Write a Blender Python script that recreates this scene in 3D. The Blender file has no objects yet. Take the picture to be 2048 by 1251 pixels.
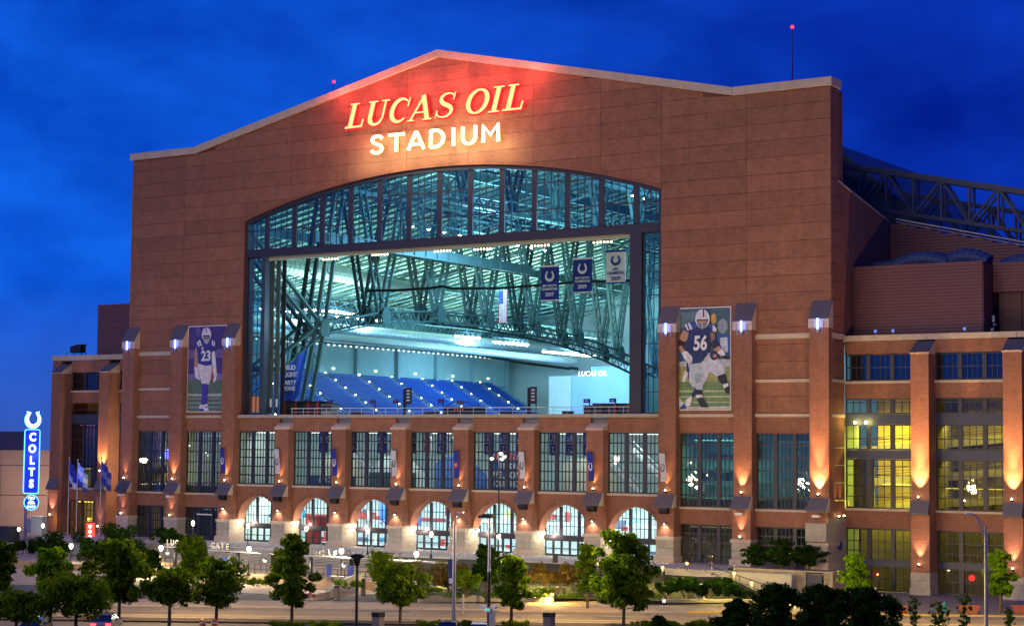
import bpy, math, random
import numpy as np
from mathutils import Vector, Matrix
random.seed(7); RNG = np.random.default_rng(7)
S = bpy.context.scene
COL = S.collection
# ------------------------------------------------------------------ camera
F_PX, YAW, PITCH, ROLL = 3631.4, math.radians(-33.166), math.radians(4.206), math.radians(0.513)
CAM = Vector((134.933, -188.535, 15.7))
fw = Vector((math.sin(YAW)*math.cos(PITCH), math.cos(YAW)*math.cos(PITCH), math.sin(PITCH)))
r0 = Vector((math.cos(YAW), -math.sin(YAW), 0)); u0 = r0.cross(fw)
rt = math.cos(ROLL)*r0 + math.sin(ROLL)*u0; up = -math.sin(ROLL)*r0 + math.cos(ROLL)*u0
cd = bpy.data.cameras.new('camera'); cam = bpy.data.objects.new('camera', cd); COL.objects.link(cam)
cd.sensor_width = 36; cd.lens = F_PX/2048*36; cd.clip_start = 1; cd.clip_end = 3000
M = Matrix((rt, up, -fw)).transposed().to_4x4(); M.translation = CAM; cam.matrix_world = M
S.camera = cam
# ------------------------------------------------------------------ world: dusk sky with thin cloud
W = bpy.data.worlds.new('World'); S.world = W; W.use_nodes = True
nt = W.node_tree; N = nt.nodes; L = nt.links; N.clear()
def nd(t, **k):
    n = N.new(t)
    for a, b in k.items(): setattr(n, a, b)
    return n
out = nd('ShaderNodeOutputWorld'); bg = nd('ShaderNodeBackground'); L.new(bg.outputs[0], out.inputs[0])
tc = nd('ShaderNodeTexCoord')
dot = nd('ShaderNodeVectorMath', operation='DOT_PRODUCT'); L.new(tc.outputs['Generated'], dot.inputs[0])
dot.inputs[1].default_value = (-0.84, -0.30, -0.45)
mr = nd('ShaderNodeMapRange'); L.new(dot.outputs['Value'], mr.inputs[0]); mr.inputs[1].default_value = -0.05; mr.inputs[2].default_value = 0.45
mp = nd('ShaderNodeMapping'); L.new(tc.outputs['Generated'], mp.inputs[0]); mp.inputs['Scale'].default_value = (2.2, 2.2, 4.2); mp.inputs['Rotation'].default_value = (0.25, 0.12, 0.4)
no = nd('ShaderNodeTexNoise'); L.new(mp.outputs[0], no.inputs[0]); no.inputs['Scale'].default_value = 4.2; no.inputs['Detail'].default_value = 4; no.inputs['Roughness'].default_value = 0.5; no.inputs['Distortion'].default_value = 0.15
r1 = nd('ShaderNodeValToRGB'); L.new(mr.outputs[0], r1.inputs[0])
r1.color_ramp.elements[0].color = (0.001, 0.028, 0.46, 1); r1.color_ramp.elements[1].color = (0.002, 0.125, 0.95, 1)
r2 = nd('ShaderNodeValToRGB'); L.new(no.outputs[0], r2.inputs[0])
r2.color_ramp.elements[0].position = 0.32; r2.color_ramp.elements[0].color = (0.6, 0.50, 0.62, 1)
r2.color_ramp.elements[1].position = 0.70; r2.color_ramp.elements[1].color = (4.0, 1.5, 1.15, 1)
mu = nd('ShaderNodeMix', data_type='RGBA', blend_type='MULTIPLY'); mu.inputs[0].default_value = 1
L.new(r1.outputs[0], mu.inputs[6]); L.new(r2.outputs[0], mu.inputs[7])
# paler band low on the horizon
sx = nd('ShaderNodeSeparateXYZ'); L.new(tc.outputs['Generated'], sx.inputs[0])
hz = nd('ShaderNodeMapRange'); L.new(sx.outputs[2], hz.inputs[0]); hz.inputs[1].default_value = 0.0; hz.inputs[2].default_value = 0.085; hz.inputs[3].default_value = 0.75; hz.inputs[4].default_value = 0.0
mh = nd('ShaderNodeMix', data_type='RGBA'); L.new(hz.outputs[0], mh.inputs[0]); L.new(mu.outputs[2], mh.inputs[6]); mh.inputs[7].default_value = (0.055, 0.115, 0.44, 1)
L.new(mh.outputs[2], bg.inputs[0]); bg.inputs[1].default_value = 0.9
# ------------------------------------------------------------------ the afterglow of the city side, warm and very soft
sd = bpy.data.lights.new('sun', 'SUN'); sd.energy = 0.72; sd.angle = math.radians(45); sd.color = (1.0, 0.80, 0.48)
sun = bpy.data.objects.new('sun', sd); COL.objects.link(sun); sun.rotation_euler = Vector((0.12, 0.9, -0.42)).to_track_quat('-Z', 'Y').to_euler()
S.view_settings.view_transform = 'Standard'; S.view_settings.look = 'None'; S.view_settings.gamma = 1; S.view_settings.exposure = 0
S.render.engine = 'CYCLES'
try:
    S.cycles.use_light_tree = True; S.cycles.sample_clamp_indirect = 4; S.cycles.max_bounces = 6; S.cycles.transparent_max_bounces = 24
    S.cycles.caustics_reflective = False; S.cycles.caustics_refractive = False
except Exception: pass

# ------------------------------------------------------------------ helpers
def ray(u, v): return fw + rt*((u-1024)/F_PX) - up*((v-625.5)/F_PX)
def at_y(u, v, Y): d = ray(u, v); return CAM + d*((Y-CAM.y)/d.y)
def at_x(u, v, X): d = ray(u, v); return CAM + d*((X-CAM.x)/d.x)
def at_z(u, v, Z): d = ray(u, v); return CAM + d*((Z-CAM.z)/d.z)
def depth(P): return (P-CAM).dot(fw)
def h_at(P, u, v):                      # height on the ray (u, v) at the horizontal distance of P
    d = ray(u, v); hd = math.hypot(P.x-CAM.x, P.y-CAM.y); return CAM.z + d.z*hd/math.hypot(d.x, d.y)
def project(P): d = P-CAM; z = d.dot(fw); return 1024+F_PX*d.dot(rt)/z, 625.5-F_PX*d.dot(up)/z

MATS = {}
def mat(name, col, rough=0.7, metal=0.0, var=0.0, scale=3.0, bump=0.0, bscale=None, emit=None, es=0.0, col2=None, detail=5, trans=0.0, spec=None, obj_var=0.0):
    if name in MATS: return MATS[name]
    m = bpy.data.materials.new(name); m.use_nodes = True; t = m.node_tree; b = t.nodes['Principled BSDF']
    b.inputs['Roughness'].default_value = rough; b.inputs['Metallic'].default_value = metal
    if spec is not None: b.inputs['Specular IOR Level'].default_value = spec
    c = (*col, 1); b.inputs['Base Color'].default_value = c
    tcx = t.nodes.new('ShaderNodeTexCoord')
    if var > 0 or col2 or obj_var:
        n = t.nodes.new('ShaderNodeTexNoise'); n.inputs['Scale'].default_value = scale; n.inputs['Detail'].default_value = detail; n.inputs['Roughness'].default_value = 0.65
        geo = t.nodes.new('ShaderNodeNewGeometry'); t.links.new(geo.outputs['Position'], n.inputs[0])
        r = t.nodes.new('ShaderNodeValToRGB'); t.links.new(n.outputs[0], r.inputs[0])
        r.color_ramp.elements[0].position = 0.3; r.color_ramp.elements[1].position = 0.72
        a = tuple(x*(1-var) for x in col); z = tuple(min(1, x*(1+var)) for x in (col2 or col))
        r.color_ramp.elements[0].color = (*a, 1); r.color_ramp.elements[1].color = (*z, 1)
        o = r.outputs[0]
        if obj_var:
            oi = t.nodes.new('ShaderNodeObjectInfo'); mr_ = t.nodes.new('ShaderNodeMapRange'); t.links.new(oi.outputs['Random'], mr_.inputs[0])
            mr_.inputs[3].default_value = 1-obj_var; mr_.inputs[4].default_value = 1+obj_var
            hs = t.nodes.new('ShaderNodeHueSaturation'); t.links.new(mr_.outputs[0], hs.inputs['Value']); t.links.new(o, hs.inputs['Color']); o = hs.outputs[0]
        t.links.new(o, b.inputs['Base Color'])
    if bump > 0:
        n2 = t.nodes.new('ShaderNodeTexNoise'); n2.inputs['Scale'].default_value = bscale or scale*4; n2.inputs['Detail'].default_value = 4
        g2 = t.nodes.new('ShaderNodeNewGeometry'); t.links.new(g2.outputs['Position'], n2.inputs[0])
        bm_ = t.nodes.new('ShaderNodeBump'); bm_.inputs['Strength'].default_value = bump; bm_.inputs['Distance'].default_value = 0.1
        t.links.new(n2.outputs[0], bm_.inputs['Height']); t.links.new(bm_.outputs[0], b.inputs['Normal'])
    if emit: b.inputs['Emission Color'].default_value = (*emit, 1); b.inputs['Emission Strength'].default_value = es
    if trans: b.inputs['Transmission Weight'].default_value = trans
    MATS[name] = m; return m
def brick_mat(name, c1, c2, mortar, obj_var=0.11):
    m = bpy.data.materials.new(name); m.use_nodes = True; t = m.node_tree; b = t.nodes['Principled BSDF']; b.inputs['Roughness'].default_value = 0.85
    tx = t.nodes.new('ShaderNodeNewGeometry'); mpn = t.nodes.new('ShaderNodeMapping'); t.links.new(tx.outputs['Position'], mpn.inputs[0]); mpn.inputs['Rotation'].default_value = (math.radians(90), 0, 0)
    # x + y along the wall so that side faces get courses too
    sp = t.nodes.new('ShaderNodeSeparateXYZ'); t.links.new(tx.outputs['Position'], sp.inputs[0])
    ad = t.nodes.new('ShaderNodeMath'); t.links.new(sp.outputs[0], ad.inputs[0]); t.links.new(sp.outputs[1], ad.inputs[1])
    cb = t.nodes.new('ShaderNodeCombineXYZ'); t.links.new(ad.outputs[0], cb.inputs[0]); t.links.new(sp.outputs[2], cb.inputs[1])
    br = t.nodes.new('ShaderNodeTexBrick'); t.links.new(cb.outputs[0], br.inputs[0]); br.inputs['Scale'].default_value = 1.0
    br.inputs['Brick Width'].default_value = 0.4; br.inputs['Row Height'].default_value = 0.1333; br.inputs['Mortar Size'].default_value = 0.012; br.inputs['Bias'].default_value = -0.2
    br.inputs['Color1'].default_value = (*c1, 1); br.inputs['Color2'].default_value = (*c2, 1); br.inputs['Mortar'].default_value = (*mortar, 1)
    n = t.nodes.new('ShaderNodeTexNoise'); n.inputs['Scale'].default_value = 0.55; n.inputs['Detail'].default_value = 8; n.inputs['Roughness'].default_value = 0.7; t.links.new(tx.outputs['Position'], n.inputs[0])
    r = t.nodes.new('ShaderNodeMapRange'); t.links.new(n.outputs[0], r.inputs[0]); r.inputs[1].default_value = 0.3; r.inputs[2].default_value = 0.7; r.inputs[3].default_value = 0.80; r.inputs[4].default_value = 1.16
    oi = t.nodes.new('ShaderNodeObjectInfo'); mo = t.nodes.new('ShaderNodeMapRange'); t.links.new(oi.outputs['Random'], mo.inputs[0]); mo.inputs[3].default_value = 1-obj_var; mo.inputs[4].default_value = 1+obj_var
    ms = t.nodes.new('ShaderNodeMapping'); ms.inputs['Scale'].default_value = (1.6, .10, 1); t.links.new(cb.outputs[0], ms.inputs[0])
    ns = t.nodes.new('ShaderNodeTexNoise'); ns.inputs['Scale'].default_value = 1.0; ns.inputs['Detail'].default_value = 5; t.links.new(ms.outputs[0], ns.inputs[0])
    rs = t.nodes.new('ShaderNodeMapRange'); t.links.new(ns.outputs[0], rs.inputs[0]); rs.inputs[1].default_value = .3; rs.inputs[2].default_value = .7; rs.inputs[3].default_value = .93; rs.inputs[4].default_value = 1.06
    m0 = t.nodes.new('ShaderNodeMath'); m0.operation = 'MULTIPLY'; t.links.new(r.outputs[0], m0.inputs[0]); t.links.new(rs.outputs[0], m0.inputs[1])
    mm = t.nodes.new('ShaderNodeMath'); mm.operation = 'MULTIPLY'; t.links.new(m0.outputs[0], mm.inputs[0]); t.links.new(mo.outputs[0], mm.inputs[1])
    hs = t.nodes.new('ShaderNodeHueSaturation'); t.links.new(br.outputs[0], hs.inputs['Color']); t.links.new(mm.outputs[0], hs.inputs['Value']); t.links.new(hs.outputs[0], b.inputs['Base Color'])
    bp = t.nodes.new('ShaderNodeBump'); bp.inputs['Strength'].default_value = 0.6; bp.inputs['Distance'].default_value = 0.02; bp.invert = True
    t.links.new(br.outputs['Fac'], bp.inputs['Height']); t.links.new(bp.outputs[0], b.inputs['Normal'])
    MATS[name] = m; return m
def glass_mat(name, tint, refl=0.10, rough=0.03, wav=0.0):
    m = bpy.data.materials.new(name); m.use_nodes = True; t = m.node_tree; t.nodes.clear()
    o = t.nodes.new('ShaderNodeOutputMaterial'); mx = t.nodes.new('ShaderNodeMixShader'); tr = t.nodes.new('ShaderNodeBsdfTransparent'); gl = t.nodes.new('ShaderNodeBsdfGlossy')
    tr.inputs[0].default_value = (*tint, 1); gl.inputs['Roughness'].default_value = rough; gl.inputs[0].default_value = (0.9, 0.95, 1, 1)
    fr = t.nodes.new('ShaderNodeLayerWeight'); fr.inputs[0].default_value = 0.25
    mrr = t.nodes.new('ShaderNodeMapRange'); t.links.new(fr.outputs['Fresnel'], mrr.inputs[0]); mrr.inputs[3].default_value = refl; mrr.inputs[4].default_value = 0.7
    t.links.new(mrr.outputs[0], mx.inputs[0]); t.links.new(tr.outputs[0], mx.inputs[1]); t.links.new(gl.outputs[0], mx.inputs[2]); t.links.new(mx.outputs[0], o.inputs[0])
    if wav:
        n = t.nodes.new('ShaderNodeTexNoise'); n.inputs['Scale'].default_value = 0.9; n.inputs['Detail'].default_value = 1; g = t.nodes.new('ShaderNodeNewGeometry'); t.links.new(g.outputs['Position'], n.inputs[0])
        bp = t.nodes.new('ShaderNodeBump'); bp.inputs['Strength'].default_value = wav; bp.inputs['Distance'].default_value = 0.15; t.links.new(n.outputs[0], bp.inputs['Height'])
        t.links.new(bp.outputs[0], gl.inputs['Normal'])
    MATS[name] = m; return m
def emis(name, col, s): 
    if name in MATS: return MATS[name]
    m = bpy.data.materials.new(name); m.use_nodes = True; t = m.node_tree; t.nodes.clear()
    o = t.nodes.new('ShaderNodeOutputMaterial'); e = t.nodes.new('ShaderNodeEmission'); e.inputs[0].default_value = (*col, 1); e.inputs[1].default_value = s; t.links.new(e.outputs[0], o.inputs[0])
    MATS[name] = m; return m

class MB:
    def __init__(s): s.v = []; s.f = []
    def quad(s, a, b, c, d): n = len(s.v); s.v += [tuple(a), tuple(b), tuple(c), tuple(d)]; s.f.append((n, n+1, n+2, n+3)); return s
    def box(s, x0, x1, y0, y1, z0, z1):
        n = len(s.v); s.v += [(x, y, z) for z in (z0, z1) for y in (y0, y1) for x in (x0, x1)]
        s.f += [(n, n+2, n+3, n+1), (n+4, n+5, n+7, n+6), (n, n+1, n+5, n+4), (n+2, n+6, n+7, n+3), (n, n+4, n+6, n+2), (n+1, n+3, n+7, n+5)]; return s
    def hexa(s, p):   # 8 points: bottom 4 (ccw), top 4
        n = len(s.v); s.v += [tuple(q) for q in p]
        s.f += [(n+3, n+2, n+1, n), (n+4, n+5, n+6, n+7)] + [(n+i, n+(i+1) % 4, n+4+(i+1) % 4, n+4+i) for i in range(4)]; return s
    def beam(s, a, b, w, h=None, upv=(0, 0, 1)):
        a = Vector(a); b = Vector(b); d = (b-a)
        if d.length < 1e-6: return s
        d.normalize(); h = h or w; U = Vector(upv)
        if abs(d.dot(U)) > 0.98: U = Vector((0, 1, 0))
        x = d.cross(U).normalized(); y = x.cross(d).normalized()
        o = [(-1, -1), (1, -1), (1, 1), (-1, 1)]
        return s.hexa([a+x*(w/2*i)+y*(h/2*j) for i, j in o]+[b+x*(w/2*i)+y*(h/2*j) for i, j in o])
    def tube(s, a, b, ra, rb=None, n=8, caps=True):
        a = Vector(a); b = Vector(b); rb = ra if rb is None else rb; d = (b-a).normalized(); U = Vector((0, 0, 1)) if abs(d.z) < 0.95 else Vector((1, 0, 0))
        x = d.cross(U).normalized(); y = x.cross(d); k = len(s.v)
        for p, r in ((a, ra), (b, rb)):
            for i in range(n): t = 2*math.pi*i/n; s.v.append(tuple(p+x*(r*math.cos(t))+y*(r*math.sin(t))))
        for i in range(n): j = (i+1) % n; s.f.append((k+i, k+j, k+n+j, k+n+i))
        if caps: s.f.append(tuple(k+i for i in range(n-1, -1, -1))); s.f.append(tuple(k+n+i for i in range(n)))
        return s
    def path(s, pts, r, n=6):
        for a, b in zip(pts[:-1], pts[1:]): s.tube(a, b, r, n=n)
        return s
    def lathe(s, c, prof, n=14):  # prof: (r, z)
        k = len(s.v); c = Vector(c)
        for r, z in prof:
            for i in range(n): t = 2*math.pi*i/n; s.v.append((c.x+r*math.cos(t), c.y+r*math.sin(t), c.z+z))
        for m_ in range(len(prof)-1):
            for i in range(n): j = (i+1) % n; s.f.append((k+m_*n+i, k+m_*n+j, k+(m_+1)*n+j, k+(m_+1)*n+i))
        s.f.append(tuple(k+i for i in range(n-1, -1, -1))); s.f.append(tuple(k+(len(prof)-1)*n+i for i in range(n))); return s
    def ball(s, c, r, n=10, sz=1.0):
        return s.lathe(c, [(max(0.001, r*math.sin(math.pi*i/8)), -r*sz*math.cos(math.pi*i/8)) for i in range(9)], n)
    def prism(s, pts, y0, y1, axis='y'):   # polygon pts (x,z) extruded in y ; axis 'x': pts (y,z) extruded in x; 'z': pts(x,y)
        k = len(s.v); n = len(pts)
        for y in (y0, y1):
            for p, q in pts: s.v.append((p, y, q) if axis == 'y' else ((y, p, q) if axis == 'x' else (p, q, y)))
        s.f.append(tuple(range(k, k+n))); s.f.append(tuple(range(k+2*n-1, k+n-1, -1)))
        for i in range(n): j = (i+1) % n; s.f.append((k+i, k+n+i, k+n+j, k+j))
        return s
    def mesh(s, name, m=None, smooth=False):
        me = bpy.data.meshes.new(name); me.from_pydata(s.v, [], s.f); me.validate()
        if m: me.materials.append(m)
        if smooth: me.polygons.foreach_set('use_smooth', [True]*len(me.polygons))
        me.update(); return me
    def build(s, name, m, parent=None, smooth=False, loc=None, stuff=False, fixn=True):
        me = s.mesh(name, m, smooth)
        if fixn:
            import bmesh
            b = bmesh.new(); b.from_mesh(me); bmesh.ops.recalc_face_normals(b, faces=b.faces); b.to_mesh(me); b.free()
        o = bpy.data.objects.new(name, me); COL.objects.link(o)
        if parent: o.parent = parent
        if loc is not None: o.location = loc
        if stuff: o['kind'] = 'stuff'
        return o
def inst(name, me, parent=None, loc=(0, 0, 0), rz=0, label=None):
    o = bpy.data.objects.new(name, me); COL.objects.link(o); o.parent = parent; o.location = loc; o.rotation_euler = (0, 0, rz)
    if label: o['label'] = label
    return o
def tag(o, label, cat, group=None, kind=None):
    o['label'] = label; o['category'] = cat
    if group: o['group'] = group
    if kind: o['kind'] = kind
    return o
def thing(name, label, cat, loc=(0, 0, 0), rz=0, group=None):
    o = bpy.data.objects.new(name, None); COL.objects.link(o); o.location = loc; o.rotation_euler = (0, 0, rz); o.empty_display_size = 0.2
    return tag(o, label, cat, group)
def struct(o): o['kind'] = 'structure'; return o
def copy_tree(o, parent=None):
    c = o.copy(); COL.objects.link(c); c.parent = parent
    for ch in [x for x in KIDS(o)]: copy_tree(ch, c)
    return c
def KIDS(o): return list(o.children)
def lamp(name, kind, loc, power, color, parent=None, size=0.1, spot=None, direction=None, blend=0.6, sy=None):
    d = bpy.data.lights.new(name, kind); d.energy = power; d.color = color
    if kind == 'AREA':
        d.size = size
        if sy: d.shape = 'RECTANGLE'; d.size_y = sy
    elif kind != 'SUN': d.shadow_soft_size = size
    if kind == 'SPOT': d.spot_size = math.radians(spot); d.spot_blend = blend
    o = bpy.data.objects.new(name, d); COL.objects.link(o); o.parent = parent; o.location = loc
    if direction: o.rotation_euler = Vector(direction).to_track_quat('-Z', 'Y').to_euler()
    return o
def text_mesh(s, size=1, extrude=0.02, shear=0.0, offset=0.0, align='CENTER', spacing=1.0):
    c = bpy.data.curves.new('txt', 'FONT'); c.body = s; c.size = size; c.extrude = extrude; c.shear = shear; c.offset = offset; c.align_x = align; c.align_y = 'CENTER'; c.space_character = spacing; c.resolution_u = 3
    o = bpy.data.objects.new('txt', c); COL.objects.link(o); bpy.context.view_layer.update()
    me = bpy.data.meshes.new_from_object(o.evaluated_get(bpy.context.evaluated_depsgraph_get())); bpy.data.objects.remove(o); bpy.data.curves.remove(c)
    me.materials.clear(); return me
def text(name, s, m, parent, loc, size=1, extrude=0.02, shear=0, offset=0, rot=(90, 0, 0), sx=1, spacing=1.0, label=None):
    me = text_mesh(s, size, extrude, shear, offset, spacing=spacing); me.materials.append(m)
    o = bpy.data.objects.new(name, me); COL.objects.link(o); o.parent = parent; o.location = loc; o.rotation_euler = [math.radians(a) for a in rot]; o.scale = (sx, 1, 1)
    if label: o['label'] = label
    return o
def shoe(w=1.0, h=1.15, t=0.24, n=22):     # horseshoe outline, opening upward, centred, in (x,z)
    o_, i_ = [], []
    a0 = math.radians(118)
    for k in range(n+1):
        a = -math.pi/2 - math.radians(150) + math.radians(300)*k/n
        R = 1.0; tt = t*(1.15-0.35*abs(2*k/n-1))
        o_.append((w/2*math.cos(a), h/2*math.sin(a))); i_.append(((w/2-tt*w)*math.cos(a)*1.0, (h/2-tt*w)*math.sin(a)+0.03*h))
    # flared feet
    o_[0] = (o_[0][0]-0.12*w, o_[0][1]+0.06*h); o_[-1] = (o_[-1][0]+0.12*w, o_[-1][1]+0.06*h)
    i_[0] = (i_[0][0], i_[0][1]+0.10*h); i_[-1] = (i_[-1][0], i_[-1][1]+0.10*h)
    return o_, i_
def shoe_mb(cx, cz, y0, y1, w, h, t=0.24):
    o_, i_ = shoe(w, h, t); b = MB()
    for k in range(len(o_)-1):
        q = [o_[k], o_[k+1], i_[k+1], i_[k]]; b.prism([(cx+a, cz+c) for a, c in q], y0, y1)
    return b
# ------------------------------------------------------------------ materials
BR = brick_mat('brick', (0.30, 0.122, 0.070), (0.205, 0.080, 0.050), (0.30, 0.175, 0.12))
BRD = brick_mat('brick_side', (0.28, 0.105, 0.058), (0.20, 0.075, 0.045), (0.27, 0.15, 0.10))
JOINT = mat('joint', (0.17, 0.072, 0.052), 0.9)
LIME = mat('limestone', (0.50, 0.42, 0.33), 0.85, var=0.15, scale=1.5, bump=0.15, bscale=9)
STONE = mat('base_stone', (0.40, 0.37, 0.30), 0.85, var=0.18, scale=2.5, bump=0.2, bscale=8, obj_var=0.08)
SLATE = mat('slate_metal', (0.10, 0.095, 0.11), 0.6, 0.1, var=0.2, scale=6)
STEEL = mat('window_steel', (0.035, 0.035, 0.055), 0.45, 0.3)
NAVY = mat('spandrel', (0.045, 0.055, 0.10), 0.5, 0.2, var=0.1)
CONC = mat('concrete', (0.36, 0.33, 0.28), 0.9, var=0.15, scale=1.2, bump=0.2, bscale=12)
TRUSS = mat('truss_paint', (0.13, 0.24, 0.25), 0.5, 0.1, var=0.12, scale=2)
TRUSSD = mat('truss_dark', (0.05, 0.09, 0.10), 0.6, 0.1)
DECK = mat('roof_deck', (0.62, 0.72, 0.55), 0.7, var=0.12, scale=0.3)
IWALL = mat('interior_wall', (0.36, 0.52, 0.50), 0.8, var=0.06, scale=0.5)
IWHITE = mat('interior_white', (0.70, 0.74, 0.72), 0.7, var=0.05, scale=0.7)
SEAT = mat('seat_blue', (0.008, 0.07, 0.40), 0.5, var=0.15, scale=4)
SEATG = mat('tread_grey', (0.16, 0.26, 0.42), 0.7, var=0.1)
BLACK = mat('black_metal', (0.012, 0.012, 0.016), 0.45, 0.2)
DARK = mat('dark_paint', (0.03, 0.03, 0.04), 0.5)
POLE = mat('galvanised', (0.42, 0.42, 0.45), 0.4, 0.6, var=0.1)
REDP = mat('red_panel', (0.45, 0.03, 0.02), 0.5)
CLOTHB = mat('navy_cloth', (0.015, 0.03, 0.28), 0.8); CLOTHW = mat('white_cloth', (0.72, 0.72, 0.76), 0.8)
WHITE = mat('white_paint', (0.75, 0.75, 0.78), 0.6)
DUCT = mat('duct_metal', (0.62, 0.70, 0.70), 0.35, 0.3, var=0.1)
G_ARCH = glass_mat('arch_glass', (0.55, 0.80, 0.86), 0.06, 0.02, 0.15)
G_LOW = glass_mat('clear_glass', (0.80, 0.92, 0.92), 0.05, 0.02, 0.12)
G_DARK = glass_mat('dark_glass', (0.34, 0.44, 0.46), 0.12, 0.02, 0.14)
G_YEL = glass_mat('wing_glass', (0.72, 0.74, 0.62), 0.05, 0.02, 0.10)

# ------------------------------------------------------------------ ground, street, plaza
E_ = Vector((0.857, 0.515, 0)); Nn = Vector((0.515, -0.857, 0)); O_ = Vector((37.83, -41.6, 0))
def st(s, t, z=0.0): p = O_ + E_*s + Nn*t; return Vector((p.x, p.y, z))
ASPH = mat('asphalt', (0.20, 0.165, 0.11), 0.85, var=0.22, scale=0.22, bump=0.25, bscale=14, detail=9)
LOT = mat('lot_asphalt', (0.085, 0.08, 0.075), 0.9, var=0.25, scale=0.5, bump=0.25, bscale=10)
WALK = mat('sidewalk', (0.34, 0.28, 0.20), 0.9, var=0.18, scale=0.8, bump=0.15, bscale=10)
PAVER = mat('dark_paver', (0.15, 0.14, 0.15), 0.9, var=0.3, scale=2.5, bump=0.3, bscale=6)
PLZ = mat('plaza_concrete', (0.42, 0.40, 0.34), 0.85, var=0.12, scale=1.0, bump=0.15, bscale=8)
CLAY = mat('warm_paving', (0.46, 0.33, 0.20), 0.85, var=0.18, scale=1.3, bump=0.1, bscale=9)
struct(MB().box(-900, 900, -500, 1200, -1, -0.02).build('ground', LOT))
def strip(name, s0, s1, t0, t1, z, m, th=0.1):
    p = [st(s0, t0, z-th), st(s1, t0, z-th), st(s1, t1, z-th), st(s0, t1, z-th)]; q = [Vector((a.x, a.y, z)) for a in p]
    return struct(MB().hexa(p[::-1]+q[::-1]).build(name, m))
strip('street', -260, 160, 0, 12.2, 0.0, ASPH, 0.05)
strip('far_sidewalk', -260, 25, -6.5, -0.30, 0.13, WALK)
strip('far_sidewalk', 25, 160, -26, -0.30, 0.13, PAVER)
strip('far_kerb', -260, 18.0, -0.30, 0.0, 0.14, CONC, 0.2)
YEL = mat('yellow_kerb_paint', (0.62, 0.42, 0.02), 0.7, var=0.15, scale=3)
strip('yellow_kerb', 18.05, 90, -0.30, 0.0, 0.145, YEL, 0.2)
strip('near_kerb', -260, 160, 12.2, 12.5, 0.14, CONC, 0.2)
strip('median_soil', -260, 160, 12.5, 15.5, 0.12, mat('soil', (0.05, 0.035, 0.02), 0.95, var=0.3, scale=4, bump=0.5), 0.1)
LINE = mat('road_paint', (0.60, 0.45, 0.10), 0.8, var=0.25, scale=3); LINEW = mat('road_paint_white', (0.5, 0.48, 0.42), 0.8, var=0.25, scale=3)
for t_ in (8.4, 8.65): strip('centre_line', -260, 160, t_, t_+0.11, 0.005, LINE, 0.004)
for k in range(26): strip('lane_dash', -60+k*7, -57+k*7, 4.2, 4.33, 0.005, LINEW, 0.004)
strip('gutter_pan', -260, 160, 0.02, 0.6, 0.004, mat('gutter', (0.27, 0.235, 0.18), 0.9, var=0.15), 0.003)
strip('gutter_pan', -260, 160, 11.6, 12.18, 0.004, MATS['gutter'], 0.003)
# paving joints of the far sidewalk: separate slabs where the photo shows them
SL = MB()
for i in range(60):
    s0 = -40+i*1.5
    if s0 > 24: break
    for j in range(3): 
        a = [st(s0+0.03, -6.3+j*2, .13), st(s0+1.47, -6.3+j*2, .13), st(s0+1.47, -4.36+j*2, .13), st(s0+.03, -4.36+j*2, .13)]
        SL.hexa(a[::-1]+[Vector((q.x, q.y, .148)) for q in a][::-1])
o = SL.build('sidewalk_slabs', WALK); struct(o)
# plaza in front of the doors (2.5 m above the street), and the middle landing (0.9 m)
struct(MB().box(-62, 54.0, -10.2, 12, -0.5, 2.5).build('plaza', PLZ))
struct(MB().box(-62, 18.5, -30.0, -14.4, -0.5, 0.9).build('lower_plaza', CLAY))
struct(MB().prism([(-62, -30.0), (18.5, -30.0), (14.5, -39.2), (-62, -58)], -0.5, 0.02, 'z').build('street_plaza', CLAY))
# grand stair: each step
stm = MB().box(-32, 19.5, 0, 0.30, 0, 0.16).mesh('step', PLZ)
grand = bpy.data.objects.new('grand_stair', None); COL.objects.link(grand); tag(grand, 'wide concrete stair with railings between the plaza doors and the brick lower plaza', 'stair')
riser_dark = mat('riser_strip', (0.12, 0.11, 0.09), 0.8)
for i in range(11):
    z1 = 2.5-0.16*(i+1)+0.0; y = -10.2-0.36*(i+1)
    struct_ = MB().box(-42, 19.5, y, y+0.36, 0.4, z1+0.0).build('step', PLZ, grand)
    MB().box(-42, 19.5, y-0.02, y-.003, z1-.085, z1-.01).build('riser_strip', riser_dark, struct_)  # thin dark strip along the top of each riser front
# stair rails
for i in range(9):
    X = -38+i*7.1
    b = MB()
    for dx in (0, 0.9):
        b.path([(X+dx, -10.4, 2.5), (X+dx, -10.4, 3.45), (X+dx, -14.2, 1.7), (X+dx, -14.2, 0.8)], 0.035)
    b.tube((X, -12.3, 2.55), (X+.9, -12.3, 2.55), .02); tag(b.build('stair_railing', POLE), f'galvanised handrail pair on the grand stair, {["first","second","third","fourth","fifth","sixth","seventh","eighth","last"][i]} from the left', 'railing', 'handrails of the grand stair')
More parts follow.
